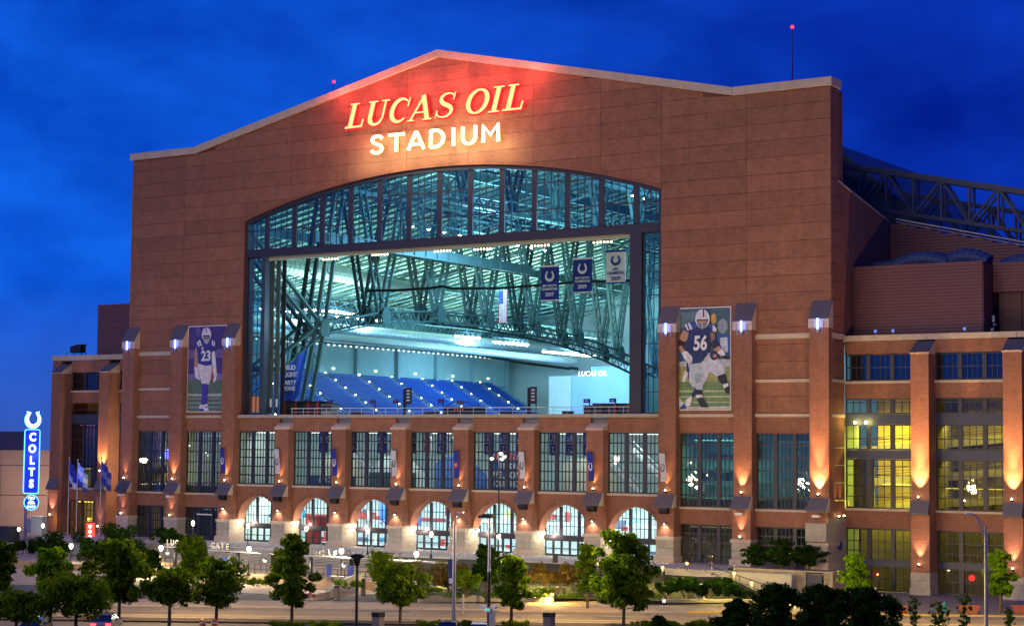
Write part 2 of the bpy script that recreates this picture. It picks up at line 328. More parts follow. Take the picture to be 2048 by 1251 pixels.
# lower stair beside the curved planter, and the terrace steps right of centre
b0 = thing('small_stair', 'short flight of pale steps between curved planter wall and the shrub bed', 'stair')
for i in range(5):
    P = [(14.2+i*0.18, -30.0-i*0.38*1.0-.38), (19.5, -30.0-i*.38-.38), (19.5, -30.0-i*.38), (14.2+i*.18, -30.0-i*.38)]
    MB().prism(P, 0, 0.9-0.17*(i+1)+.0, 'z').build('step', PLZ, b0)
b0 = thing('terrace_stair', 'broad shallow steps in front of the glass entry doors, above the dark hedge slope', 'stair')
for i in range(6):
    MB().box(37.5-.0, 47.0, -10.2-0.5*(i+1), -10.2-0.5*i, 0.5, 2.5-0.17*(i+1)).build('step', PLZ, b0)
for k, X in enumerate((38.5, 41.5, 44.5, 47.2)):
    b = MB().path([(X, -10.0, 2.5), (X, -10.0, 3.45), (X, -13.0, 2.5), (X, -13.0, 1.5)], 0.04)
    tag(b.build('stair_railing', POLE), f'galvanised handrail on the terrace steps, {["first","second","third","fourth"][k]} from the left', 'railing', 'handrails of the terrace steps')
# ------------------------------------------------------------------ the stadium
STAD = thing('stadium', 'huge brick stadium with gabled front, tall arched window and buttressed wings', 'stadium')
def roof(x):
    a = abs(x)
    return 66.7-a*(66.7-57.5)/42.2 if a < 42.2 else 57.5
R_ = 107.4
def arch(x): return 51.45-R_+math.sqrt(R_*R_-x*x) if abs(x) < 32.7 else 0
CT = 0.95  # coping depth
def cellpoly(a, b, c, d, extra=(), lo=None, hi=None, n=6):
    xs = sorted(set([a, b]+[a+(b-a)*i/n for i in range(n+1)]+[x for x in extra if a < x < b])); up_, dn = [], []
    for x in xs:
        u_ = min(d, hi(x)) if hi else d; l_ = max(c, lo(x)) if lo else c
        if u_ > l_+0.03: up_.append((x, u_)); dn.append((x, l_))
    if len(up_) < 2: return None
    return dn+up_[::-1]
# solid wall core
core = MB(); xs = sorted(set([-54.2, 54.2, -42.2, 42.2, 0, -32.7, 32.7]+[-32.7+65.4*i/40 for i in range(41)]))
for a, b in zip(xs[:-1], xs[1:]):
    m_ = (a+b)/2; ins = abs(m_) < 32.7; la, lb = (arch(min(max(a, -32.69), 32.69)), arch(min(max(b, -32.69), 32.69))) if ins else (17.4, 17.4)
    core.prism([(a, la), (b, lb), (b, roof(b)-0.5), (a, roof(a)-0.5)], 0.12, 2.2)
core.build('wall_core', JOINT, STAD)
cols = [-54.25, -43.83, -32.7, -24.35, -14.61, -4.87, 4.87, 14.61, 24.35, 32.7, 43.83, 54.25]
for a, b in zip(cols[:-1], cols[1:]):
    z = 19.72
    while z < 66.5:
        ins = b <= 32.8 and a >= -32.8
        p = cellpoly(a+.02, b-.02, z+.02, z+1.95-.02, (42.2, -42.2, 0), (lambda x: arch(x)) if ins else None, lambda x: roof(x)-CT, n=8 if ins else 2)
        if p: MB().prism(p, 0.0 if random.random() > .2 else -0.006, 0.2).build('brick_panel', BR, STAD)
        z += 1.95
hb_ = MB()
for a, b in zip(cols[:-1], cols[1:]):
    for zz in np.arange(21.0, 64, 1.95):
        for x in np.arange(a+1.2, b, 2.4):
            if abs(x) < 32.9 and zz < arch(max(-32.6, min(32.6, x)))+.6: continue
            if zz > roof(x)-1.6: continue
            hb_.box(x-.06, x+.06, -.012, .05, zz-.06, zz+.06)
hb_.build('anchor_holes', JOINT, STAD, stuff=True)
# arch surround: thin proud ring of stone-coloured brick, in segments
for i in range(26):
    a = -32.85+65.7*i/26; b = a+65.7/26
    f = lambda x: 51.45-R_+math.sqrt(R_*R_-min(abs(x), 32.69)**2)
    MB().prism([(a+.02, f(a)+.02), (b-.02, f(b)+.02), (b-.02, f(b)+.42), (a+.02, f(a)+.42)], -0.05, 0.15).build('arch_brick', BRD, STAD)
# coping in segments along the roof line
cs = [-54.55, -48, -42.2, -36, -28, -20, -10, 0, 10, 20, 28, 36, 42.2, 48, 54.55]
for a, b in zip(cs[:-1], cs[1:]):
    za, zb = roof(a), roof(b); g = 0.02
    MB().prism([(a+g, za-CT), (b-g, zb-CT), (b-g, zb), (a+g, za)], -0.35, 2.5).build('coping', LIME, STAD)
# side face of the gable wall
sp = MB()
z = 28.6
while z < 56.3:
    MB().box(54.2, 54.27, 0.02, 2.2 if z > 46 else 3.55, z+.03, min(z+1.92, 56.5)).build('side_panel', BRD, STAD); z += 1.95
MB().box(52.5, 54.19, 2.2, 3.6, 17, 56.4).build('wall_return', JOINT, STAD)
z = 0.3
while z < 28.4:
    MB().box(54.2, 54.27, 0.02, 3.55, max(z, 8.2)+.03, min(z+1.92, 27.8)).build('side_panel', BRD, STAD) if z > 7 else None; z += 1.95
for z0, z1 in ((28.1, 28.7), (23.2, 23.55), (19.3, 19.62)): MB().box(54.2, 54.36, -0.06, 3.6, z0, z1).build('stone_band', LIME, STAD)
# ---------------- lower front: wall bands, piers, windows
PC = [4.87+9.74*k for k in range(5)]; PC = [-x for x in PC[::-1]]+PC
PC = [-53.2]+PC[0:0]+[-43.83, -34.09, -24.35, -14.61, -4.87, 4.87, 14.61, 24.35, 34.09, 43.83, 53.2]
HW = 1.15
lowp = {-24.35, -14.61, -4.87, 4.87, 14.61, 24.35}
def window(par, x0, x1, z0, z1, Y, mull, ncol, zrows, gm, panes=False, hi=None, mw=0.42, bar=0.07, name='window', back=None):
    """mull: centres of the thick mullions; ncol: panes across between two mullions; zrows: heights of the cross bars"""
    fr = MB(); fr.box(x0, x1, Y-.06, Y+.12, z0, z0+.16); 
    if not hi: fr.box(x0, x1, Y-.06, Y+.12, z1-.16, z1)
    fr.box(x0, x0+.14, Y-.05, Y+.11, z0+.16, z1-.16 if not hi else hi(x0+.07)); fr.box(x1-.14, x1, Y-.05, Y+.11, z0+.16, z1-.16 if not hi else hi(x1-.07))
    edges = [x0]+sorted(mull)+[x1]
    for m_ in mull: fr.box(m_-mw/2, m_+mw/2, Y-.14, Y+.14, z0+.16, (z1-.16) if not hi else hi(m_)-.02)
    w = fr.build(name, STEEL, par)
    bars = MB()
    for a, b in zip(edges[:-1], edges[1:]):
        a2 = a+(mw/2 if a in mull else .14); b2 = b-(mw/2 if b in mull else .14)
        for i in range(1, ncol):
            x = a2+(b2-a2)*i/ncol; bars.box(x-bar/2, x+bar/2, Y-.04, Y+.06, z0+.17, (z1-.17) if not hi else hi(x)-.02)
        for zr in zrows:
            xa, xb = a2, b2
            if hi:
                pts = [x for x in np.linspace(a2, b2, 13) if hi(x) > zr+.1]
                if len(pts) < 2: continue
                xa, xb = pts[0], pts[-1]
            bars.box(xa, xb, Y-.045, Y+.065, zr-bar*.75, zr+bar*.75)
        if panes:
            zz = [z0+.16]+sorted(zrows)+[z1-.16 if not hi else 999]
            for i in range(ncol):
                xa = a2+(b2-a2)*i/ncol+bar/2; xb = a2+(b2-a2)*(i+1)/ncol-bar/2
                for c, d in zip(zz[:-1], zz[1:]):
                    p = cellpoly(xa, xb, c+bar/2, d-bar/2, (), None, hi, n=2)
                    if not p or max(q[1] for q in p)-min(q[1] for q in p) < .15: continue
                    mb = MB(); k = random.uniform(-.012, .012); q_ = random.uniform(-.012, .012)
                    xm, zm = (xa+xb)/2, (c+min(d, 60))/2
                    mb.v = [(x, Y+.01+(x-xm)*k+(z_-zm)*q_*.6, z_) for x, z_ in p]; mb.f = [tuple(range(len(p)))]
                    mb.build('pane', gm, w, fixn=False)
        else:
            p = cellpoly(a2, b2, z0+.16, z1-.16 if not hi else 999, (), None, hi, n=8)
            mb = MB(); mb.v = [(x, Y+.01, z_) for x, z_ in p]; mb.f = [tuple(range(len(p)))]; mb.build('glass_sheet', gm, w, fixn=False)
    bars.build('glazing_bars', STEEL, w)
    return w
def wall_cells(x0, x1, z0, z1, Y=0.0, name='brick_panel', m=None, th=0.3, rows=1.95):
    z = z0
    while z < z1-.05:
        d = min(z+rows, z1)
        if z1-d < .5: d = z1
        MB().box(x0+.01, x1-.01, Y, Y+th, z+.015, d-.015).build(name, m or BR, STAD); z = d
def pier(xc, high, base=True):
    X0, X1 = xc-HW, xc+HW; top = 29.2 if high else 17.75; ct = 32.2 if high else 18.65
    MB().box(X0, X1, -1.0, 0.6, 8.8, top).build('pier', BR, STAD)
    MB().box(X0, X1, -1.35, 1.6, 5.45, 8.8).build('pier', BR, STAD)
    cp = MB().prism([(-1.12, top), (0.1, top), (0.1, ct), (-1.12, top+(.25 if not high else 1.0))], X0-.08, X1+.08, 'x').build('pier_cap', LIME, STAD)
    if high: MB().prism([(-1.2, top+1.0), (-1.14, top+1.0), (0.0, ct+.02), (-.02, ct+.12)], X0-.05, X1+.05, 'x').build('slate_plate', SLATE, cp)
    MB().prism([(-1.0, 10.35), (-1.0, 8.8), (-2.0, 8.8), (-2.0, 9.0)], X0-.02, X1+.02, 'x').build('bracket_hood', SLATE, STAD)
    hb = MB().prism([(-1.0, 10.3), (-1.0, 8.8), (-1.95, 8.8), (-1.95, 8.98)], X1+.02, X1+.10, 'x').build('hood_cheek', LIME, STAD)
    # stone base: plinth course, two courses of blocks, moulded cap
    MB().box(X0-.12, X1+.12, -1.62, 1.62, 5.1, 5.5).build('stone_cap', LIME, STAD)
    MB().box(X0-.18, X1+.18, -1.75, 1.6, 2.42, 3.25).build('plinth', LIME, STAD)
    for (z0, z1) in ((3.25, 4.17), (4.19, 5.09)):
        for (a, b) in ((X0, xc-.015), (xc+.015, X1)): MB().box(a, b, -1.5, 1.55, z0+.01, z1-.01).build('stone_block', STONE, STAD)
for x in PC: pier(x, x not in lowp)
# central bays: upper windows, bands, arches
ROWS = [11.5, 12.7, 14.9, 16.1]; ROWS = [11.55, 12.75, 13.95, 15.0, 16.25]
HB = 1
def uwin(a, b, z0, z1, Y, panes, gm, rows):
    w3 = (b-a)/3; return window(STAD, a, b, z0, z1, Y, [a+w3, b-w3], 4 if (b-a) > 7 else 3, rows, gm, panes, bar=.10, mw=.50)
for i in range(7):
    xc = -29.22+9.74*i; a, b = xc-4.87+HW, xc+4.87-HW
    uwin(a, b, 10.3, 17.5, 0.35, False, G_LOW, ROWS)
    MB().box(a, b, -.14, .45, 10.02, 10.28).build('window_sill', LIME, STAD)
    wall_cells(a, b, 17.5, 19.3)
    # brick spandrel over the round arch, as voussoir-like ring plus fill
    Rr = 3.6; zs = 5.15
    n = 24; b1 = MB()
    for k in range(n):
        xa = a+(b-a)*k/n; xb = a+(b-a)*(k+1)/n
        fa = zs+math.sqrt(max(0, Rr**2-(xa-xc)**2)); fb = zs+math.sqrt(max(0, Rr**2-(xb-xc)**2))
        b1.prism([(xa, fa), (xb, fb), (xb, 10.02), (xa, 10.02)], 0.0, 1.6)
    b1.build('arch_wall', BR, STAD)
    for k in range(15):
        t0 = math.pi*k/15+.01; t1 = math.pi*(k+1)/15-.01
        MB().prism([(xc+Rr*math.cos(t0), zs+Rr*math.sin(t0)), (xc+4.1*math.cos(t0), zs+4.1*math.sin(t0)), (xc+4.1*math.cos(t1), zs+4.1*math.sin(t1)), (xc+Rr*math.cos(t1), zs+Rr*math.sin(t1))], -0.05, 0.02).build('arch_brick', BRD, STAD) if 0 < k < 14 else None
    hi = lambda x, xc=xc: zs+math.sqrt(max(0.0004, (Rr-.02)**2-(x-xc)**2))
    window(STAD, xc-3.58, xc+3.58, 4.85, 9, 1.5, [xc-1.3, xc+1.3], 4, [6.1, 7.3], G_LOW, False, hi=hi, mw=.36, bar=.06, name='arched_window')
    MB().box(xc-3.6, xc+3.6, 1.3, 1.7, 4.45, 4.85).build('transom', STEEL, STAD)
    # entrance doors: three pairs
    for k in range(6):
        x0 = xc-3.55+k*7.1/6; x1 = x0+7.1/6-.04
        d = MB().box(x0, x0+.12, 1.42, 1.56, 2.5, 4.45).box(x1-.12, x1, 1.42, 1.56, 2.5, 4.45).box(x0+.12, x1-.12, 1.42, 1.56, 2.5, 2.75).box(x0+.12, x1-.12, 1.42, 1.56, 4.3, 4.45).box(x0+.12, x1-.12, 1.42, 1.56, 3.35, 3.45).build('door', STEEL, STAD)
        m2 = MB(); m2.v = [(x0+.12, 1.5, 2.75), (x1-.12, 1.5, 2.75), (x1-.12, 1.5, 4.3), (x0+.12, 1.5, 4.3)]; m2.f = [(0, 1, 2, 3)]; m2.build('glass_sheet', G_LOW, d, fixn=False)
# the outer bays
for sgn in (-1, 1):
    for (c0, c1) in ((34.09, 43.83), (43.83, 53.2)):
        a, b = sorted((sgn*(c0+HW), sgn*(c1-HW)))
        uwin(a, b, 8.95, 17.55, 0.35, False, G_DARK, [10.3, 11.75, 13.2, 14.65, 16.1])
        MB().box(a, b, -.14, .45, 8.67, 8.93).build('window_sill', LIME, STAD)
        wall_cells(a, b, 17.55, 19.3); MB().box(a, b, -.16, .3, 19.3, 19.68).build('stone_band', LIME, STAD)
        wall_cells(a, b, 6.95, 8.67)
        uwin(a, b, 2.5, 6.95, 0.35, False, G_DARK, [3.6, 4.9, 5.9])
    for z0, z1 in ((28.15, 28.72), (23.22, 23.56)):
        a, b = sorted((sgn*(43.83+HW), sgn*(53.2-HW))); MB().box(a, b, -.10, .01, z0, z1).build('stone_band', LIME, STAD)
MB().box(-32.9, 32.9, -.35, 1.2, 19.3, 19.72).build('window_ledge', CONC, STAD)
# ---------------- the great window
hiA = lambda x: arch(min(max(x, -32.5), 32.5))-.25
ml = [(k-6)*4.83 for k in range(13)]
AW = window(STAD, -32.55, 32.55, 42.3, 55, 0.7, ml, 4, [45.0, 48.3], G_ARCH, True, hi=hiA, mw=.75, bar=.10, name='arch_window')
rim = MB(); xs = np.linspace(-32.68, 32.68, 41)
for a, b in zip(xs[:-1], xs[1:]): rim.prism([(a, arch(a)-.5), (b, arch(b)-.5), (b, arch(b)-.01), (a, arch(a)-.01)], 0.35, 1.2)
rim.box(-32.68, -32.2, .35, 1.2, 19.75, 46).box(32.2, 32.68, .35, 1.2, 19.75, 46).build('arch_frame', STEEL, STAD)
MB().box(-32.2, 32.2, 0.3, 1.3, 41.35, 42.3).build('header_beam', STEEL, STAD)
MB().box(-29.4, 29.6, 1.3, 2.6, 41.3, 42.2).build('header_soffit', mat('header_cream', (0.40, 0.45, 0.36), 0.6), STAD)
MB().box(-29.4, 29.6, 0.9, 1.25, 40.85, 41.33).build('header_fascia', MATS['header_cream'], STAD)
rr = [22.3, 25.2, 28.0, 30.9, 33.8, 36.6, 39.2]
window(STAD, -32.2, -29.6, 19.75, 41.34, .7, [], 3, rr, G_ARCH, True, name='side_window'); window(STAD, 29.9, 32.2, 19.75, 41.34, .7, [], 3, rr, G_ARCH, True, name='side_window')
MB().box(-29.6, -28.9, .3, 1.4, 19.75, 41.34).build('jamb_post', mat('jamb_blue', (.03, .05, .08), .5), STAD); MB().box(28.3, 29.9, .3, 1.4, 19.75, 41.34).build('jamb_post', STEEL, STAD)
MB().box(-32.1, -29.7, 1.6, 1.7, 20.1, 22.4).build('glow_board', mat('glow_orange', (.75, .22, .04), .6, emit=(1, .25, .04), es=.45), STAD)  # added self-glowing board for the orange glow in the lowest panes
LEAF = mat('leaf_steel', (0.055, 0.085, 0.085), 0.5, 0.1, var=.15)
for i in range(3):
    lf = MB().box(-28.85+i*.62, -28.30+i*.62, 1.5+i*.5, 1.62+i*.5, 19.9, 41.2).box(-28.85+i*.62, -28.70+i*.62, 1.35+i*.5, 1.72+i*.5, 19.9, 41.2).build('sliding_leaf', LEAF if i < 2 else BLACK, STAD)
    if i < 2: MB().box(-28.62+i*.62, -28.37+i*.62, 1.40+i*.5, 1.48+i*.5, 20.8, 21.9).build('handle', WHITE, lf)
# ---------------- right wing (set back 3.6 m)
YW = 3.6
def wing_pier(xc, z0, top=26.2):
    MB().box(xc-1.02, xc+1.02, 1.6, 4.0, 8.7, top).build('pier', BR, STAD)
    MB().box(xc-1.05, xc+1.05, 1.45, 4.0, z0+2.4, 8.7).build('pier', BR, STAD)
    cp = MB().prism([(1.5, top), (3.6, top), (3.6, top+1.45), (1.5, top+.15)], xc-1.1, xc+1.1, 'x').build('pier_cap', LIME, STAD)
    MB().prism([(1.42, top+.17), (1.5, top+.12), (3.6, top+1.43), (3.52, top+1.5)], xc-1.06, xc+1.06, 'x').build('slate_plate', SLATE, cp)
    MB().prism([(1.6, 10.3), (1.6, 8.75), (1.0, 8.75), (1.0, 9.0)], xc-1.05, xc+1.05, 'x').build('bracket_hood', SLATE, STAD)
    for k in range(2):
        for (a, b) in ((xc-1.08, xc-.012), (xc+.012, xc+1.08)): MB().box(a, b, 1.35, 4.0, z0+.75+k*.83, z0+1.56+k*.83).build('stone_block', STONE, STAD)
    MB().box(xc-1.16, xc+1.16, 1.25, 4.0, z0-.1, z0+.74).build('plinth', STONE, STAD)
RWP = [63.85, 74.09, 84.3, 94.5]
for x in RWP: wing_pier(x, .13)
edgesR = [54.3]+RWP
for j in range(4):
    a = edgesR[j]+(1.02 if j else 0); b = edgesR[j+1]-1.02; w = b-a; m2 = [a+w*.335, a+w*.67] if j else [57.05, 59.85]
    wall_cells(a, b, 26.4, 27.85, YW); 
    window(STAD, a, b, 23.4, 26.4, YW+.35, m2, 4, [24.9], G_DARK, False, mw=.5)
    MB().box(a, b, YW-.12, YW+.4, 23.08, 23.38).build('stone_band', LIME, STAD)
    wall_cells(a, b, 21.42, 23.08, YW)
    window(STAD, a, b, 19.7, 21.42, YW+.3, m2, 3, [21.0], G_YEL, j < 2, mw=.5)
    MB().box(a, b, YW+.2, YW+.5, 18.56, 19.68).build('spandrel', NAVY, STAD)
    window(STAD, a, b, 15.72, 18.55, YW+.3, m2, 3, [16.95], G_YEL, j < 2, mw=.5)
    MB().box(a, b, YW+.2, YW+.5, 14.72, 15.70).build('spandrel', NAVY, STAD)
    window(STAD, a, b, 9.2, 14.7, YW+.3, m2, 3, [10.5, 11.7, 12.9, 13.9], G_YEL, False, mw=.5)
    MB().box(a, b, YW-.12, YW+.5, 8.95, 9.18).build('window_sill', LIME, STAD)
    wall_cells(a, b, 7.0, 8.95, YW, rows=1.95)
    window(STAD, a, b, 3.5, 7.0, YW+.3, m2, 3, [4.5, 5.6], G_YEL, False, mw=.5)
    MB().box(a, b, YW+.2, YW+.5, 2.95, 3.5).build('spandrel', NAVY, STAD)
    window(STAD, a, b, .13, 2.95, YW+.3, m2, 3, [1.5], G_YEL, False, mw=.5)
for a, b in ((54.2, 64), (64.04, 74), (74.04, 84), (84.04, 97)): MB().box(a, b, YW-.15, YW+1.5, 27.87, 28.5).build('parapet', LIME, STAD)
MB().box(53, 97, YW+1.0, 45, 27.6, 27.86).build('wing_roof', mat('roof_membrane', (.12, .11, .11), .9), STAD)
MB().box(54.4, 97, 5, 5.2, 23, 27.5).box(-73, -54.4, 5, 5.2, 23, 27.5).build('louvre_backing', mat('louvre_dark', (.02, .025, .05), .7), STAD)
# stone corner block under the last high pier
MB().box(54.2, 54.4, -1.4, 3.58, 0.0, 8.1).build('stone_return', STONE, STAD)
MB().box(51.9, 54.38, -1.9, -.1, 5.6, 7.6).build('stone_cap', STONE, STAD)
MB().box(47.0, 54.35, -1.4, 0.3, 0, 2.5).build('base_wall', STONE, STAD)
# ---------------- left wing
LWP = [-70.6, -60.6]
for x in LWP: wing_pier(x, .0, 26.0)
for (a, b, m2) in ((-69.55, -61.65, [-66.9, -64.3]), (-59.55, -54.3, [-57.8])):
    wall_cells(a, b, 26.2, 27.9, YW); window(STAD, a, b, 23.5, 26.2, YW+.35, m2, 3, [24.9], G_DARK, False, mw=.45)
    MB().box(a, b, YW-.12, YW+.4, 23.2, 23.48).build('stone_band', LIME, STAD); wall_cells(a, b, 21.6, 23.2, YW)
    if a < -60:
        MB().box(a, b, YW+.3, YW+.4, 19.8, 20.0).box(a, b, YW+.2, YW+.26, 20.6, 20.68).build('balcony_rail', STEEL, STAD)
    else: window(STAD, a, b, 19.9, 21.6, YW+.35, m2, 2, [20.7], G_YEL, False, mw=.4)
    MB().box(a, b, YW+.2, YW+.5, 18.6, 19.8).build('spandrel', NAVY, STAD)
    window(STAD, a, b, 9.05, 18.58, YW+.35, m2, 3, [10.4, 11.8, 13.2, 14.6, 16.2, 17.4], G_DARK, False, mw=.45)
    MB().box(a, b, YW-.12, YW+.5, 8.8, 9.03).build('window_sill', LIME, STAD); wall_cells(a, b, 7.2, 8.8, YW)
    window(STAD, a, b, .1, 7.2, YW+.35, m2, 3, [1.4, 2.9, 4.3, 5.8], G_YEL, False, mw=.4)
MB().box(-73.6, -71.65, YW, YW+8, 0, 28.0).build('end_wall', BR, STAD)
MB().box(-73.75, -54.3, YW-.15, YW+1.5, 28.0, 28.75).build('parapet', LIME, STAD)
MB().box(-73.7, -54.3, YW+1.5, 40, 27.7, 27.98).build('wing_roof', MATS['roof_membrane'], STAD)
# ---------------- metal siding volumes, each course of siding a plank
SID = mat('siding', (0.14, 0.052, 0.056), 0.55, 0.1, var=.06, scale=1)
def siding(x0, x1, y, z0, z1, side=None, top=None, step=.36):
    z = z0
    while z < z1:
        zt = lambda x: min(z+step, top(x)) if top else z+step
        if top and top((x0+x1)/2) < z and top(x0) < z and top(x1) < z: break
        if top:
            pts = [x for x in np.linspace(x0, x1, 40) if top(x) > z+.05]
            if len(pts) > 1:
                xb = pts[-1]
                MB().prism([(y-.10, z+.02), (y+.05, z+.02), (y+.05, z+step), (y-.02, z+step)], x0, xb, 'x').build('siding_board', SID, STAD)
        else:
            MB().prism([(y-.10, z+.02), (y+.05, z+.02), (y+.05, z+step), (y-.02, z+step)], x0, x1, 'x').build('siding_board', SID, STAD)
            if side: MB().box(side[0]-.05, side[0]+.10, y+.06, side[1], z+.02, z+step-.03).build('siding_board', SID, STAD)
        z += step
siding(54.35, 69.5, 6.0, 28.5, 36.3, side=(69.5, 9.2))
MB().box(54.3, 69.6, 5.9, 12, 36.3, 36.5).box(54.3, 69.4, 6.1, 12, 28.0, 36.3).build('plant_box', SID, STAD)
siding(69.65, 97, 9.2, 33.3, 36.3)
MB().box(69.6, 97, 9.3, 12, 33.3, 36.3).box(69.4, 97, 9.1, 12.2, 36.3, 36.45).build('plant_box', SID, STAD)
DOORM = mat('shutter_brown', (.07, .025, .025), .6)
for k in range(9): MB().box(70.2+k*2.6, 72.7+k*2.6, 9.5, 9.6, 28.0, 33.3).build('shutter_panel', DOORM, STAD)
siding(54.4, 95, 17.6, 34, 45, top=lambda x: 42.9-(x-54.3)*.235)
MB().prism([(54.3, 28), (95, 28), (95, 33.2), (54.3, 42.8)], 17.66, 18.2).build('plant_wall', SID, STAD)
MB().prism([(3.6, 28.5), (17.7, 28.5), (17.7, 42.9), (2.2, 45.9), (2.2, 28.5)], 54.0, 54.21, 'x').build('side_wall', BRD, STAD)
MB().prism([(2.15, 45.9), (17.7, 42.9), (17.7, 43.1), (2.15, 46.1)], 53.95, 54.3, 'x').build('coping', LIME, STAD)
siding(-73.0, -54.4, 12, 28.7, 36.9, side=None)
MB().box(-73.0, -54.4, 12.1, 20, 28, 36.9).box(-73.05, -54.3, 11.9, 20.1, 36.9, 37.05).build('plant_box', SID, STAD)
# slanted grey roof end and rail trusses climbing the roof
MB().hexa([(46.5, 24, 30), (70, 24, 30), (70, 60, 30), (46.5, 60, 30), (44, 24, 54.5), (62.5, 24, 38.5), (62.5, 60, 38.5), (44, 60, 54.5)]).build('roof_end', mat('roof_metal', (.05, .09, .15), .45, .3), STAD)
TD = mat('rail_truss_blue', (0.03, 0.045, 0.10), 0.5, 0.2)
def rail_truss(Y, x0, x1, zt, zb, n, w=.9):
    t_ = MB(); f1 = lambda x: zt-(x-54.3)*.2163; f2 = lambda x: zb-(x-54.3)*.205
    for yy in (Y, Y+1.6):
        t_.beam((x0, yy, f1(x0)), (x1, yy, f1(x1)), .4, w*.75); t_.beam((x0, yy, f2(x0)), (x1, yy, f2(x1)), .35, .45)
        for i in range(n+1):
            x = x0+(x1-x0)*i/n; t_.beam((x, yy, f2(x)), (x, yy, f1(x)), .28, .28)
            if i < n:
                xn = x0+(x1-x0)*(i+1)/n
                if i % 2: t_.beam((x, yy, f2(x)), (xn, yy, f1(xn)), .25, .25)
                else: t_.beam((x, yy, f1(x)), (xn, yy, f2(xn)), .25, .25)
    return t_.build('rail_truss', TD, STAD)
rail_truss(20, 46, 98, 49.2, 44.4, 15)
rail_truss(27, 50, 100, 47.2, 42.6, 15, .6)
t_ = MB().tube((55, 17.8, 43.3), (96, 17.8, 33.7), .12).tube((55, 17.8, 42.95), (96, 17.8, 33.3), .06)
t_.build('roof_rail', POLE, STAD)
DB = mat('duct_blue', (.03, .06, .16), .6, .1)
def duct(pts, r, name='roof_duct', m=None, par=None, rings=True):
    b = MB(); b.path(pts, r, 14); o = b.build(name, m or DB, par or STAD, smooth=False)
    if rings:
        c = MB()
        for a, q in zip(pts[:-1], pts[1:]):
            a, q = Vector(a), Vector(q); d = (q-a); n = max(1, int(d.length/1.2)); d.normalize()
            for i in range(n+1): p = a+(q-a)*(i/n); c.tube(p-d*.05, p+d*.05, r*1.05, n=14)
        c.build('duct_ring', m or DB, o, stuff=True)
    return o
def arcpts(x0, x1, y, z, h, n=8): return [(x0+(x1-x0)*i/n, y, z+h*math.sin(math.pi*i/n)) for i in range(n+1)]
duct([(55.5, 10, 36.9), (62, 10, 37.1)]+arcpts(62, 64.5, 10, 37.1, .5, 4), .55)
duct(arcpts(58.5, 64.5, 9, 36.5, .7), 1.05); duct(arcpts(64, 69, 9.4, 36.5, .75), 1.1); duct(arcpts(70.3, 75, 11, 36.2, .5), .9)
# roof-edge gooseneck lights and clutter on the right parapet
for k, (u, v) in enumerate([(1752, 665), (1787, 664), (1930, 660)]):
    P = at_y(u, v, 4.2); o = thing('roof_floodlight', ['small blue-lit floodlight on the right wing parapet, leftmost', 'small blue-lit floodlight on the parapet, second from the corner', 'small blue-lit floodlight on the parapet near the shutters'][k], 'floodlight', (P.x, P.y, 28.5), 0, 'small floodlights on the right parapet')
    MB().tube((0, 0, 0), (0, 0, .35), .05).box(-.16, .16, -.16, .12, .3, .62).build('housing', POLE, o); MB().box(-.13, .13, -.18, -.165, .33, .59).build('lens', emis('lens_blue', (.1, .2, 1), 1.5), o)
P = at_y(1993, 640, 9); o = thing('roof_antenna', 'cluster of small white antennas on a mast before the brown shutters', 'antenna', (P.x, 8.0, 28))
MB().tube((0, 0, 0), (0, 0, 2.6), .05).box(-.15, .15, -.08, .08, 1.9, 2.6).build('mast', POLE, o); MB().lathe((.15, -.1, 1.5), [(.02, 0), (.22, .05), (.2, .12)], 10).box(-.3, -.05, -.1, 0, .9, 1.2).build('dish', WHITE, o)
P = at_y(157, 700, 6); o = thing('roof_speaker', 'dark boxy equipment rack on legs on the left wing roof', 'equipment', (P.x, 6, 28.75))
MB().box(-1.3, .9, -.5, .6, .55, 1.5).prism([(-1.3, 1.5), (.9, 1.5), (1.2, 1.8), (.3, 1.8)], -.5, .6).build('box', BLACK, o); MB().tube((-1, 0, 0), (-1, 0, .6), .06).tube((.7, 0, 0), (.7, 0, .6), .06).tube((1.5, 0, 0), (1.5, 0, 1.3), .05).tube((1.5, 0, 1.3), (.7, 0, .6), .05).tube((-2.6, 0, 0), (-2.6, 0, .8), .04).build('legs', BLACK, o)
# lightning masts with a red beacon
for k, (x, h, lb) in enumerate([(49.17, 6.6, 'tall thin black mast with red beacon on the right end of the gable roof'), (-18.0, 1.9, 'short black mast with red beacon on the left slope of the gable roof')]):
    o = thing('beacon_mast', lb, 'mast', (x, 1.0, roof(x)), 0, 'roof masts with red beacons')
    MB().tube((0, 0, 0), (0, 0, h*.5), .07, .05, 6).tube((0, 0, h*.5), (0, 0, h), .05, .03, 6).build('mast', BLACK, o)
    q = MB().ball((0, 0, h-.1), .22, 8).build('beacon', emis('beacon_red', (1, .03, .06), 3.5), o)
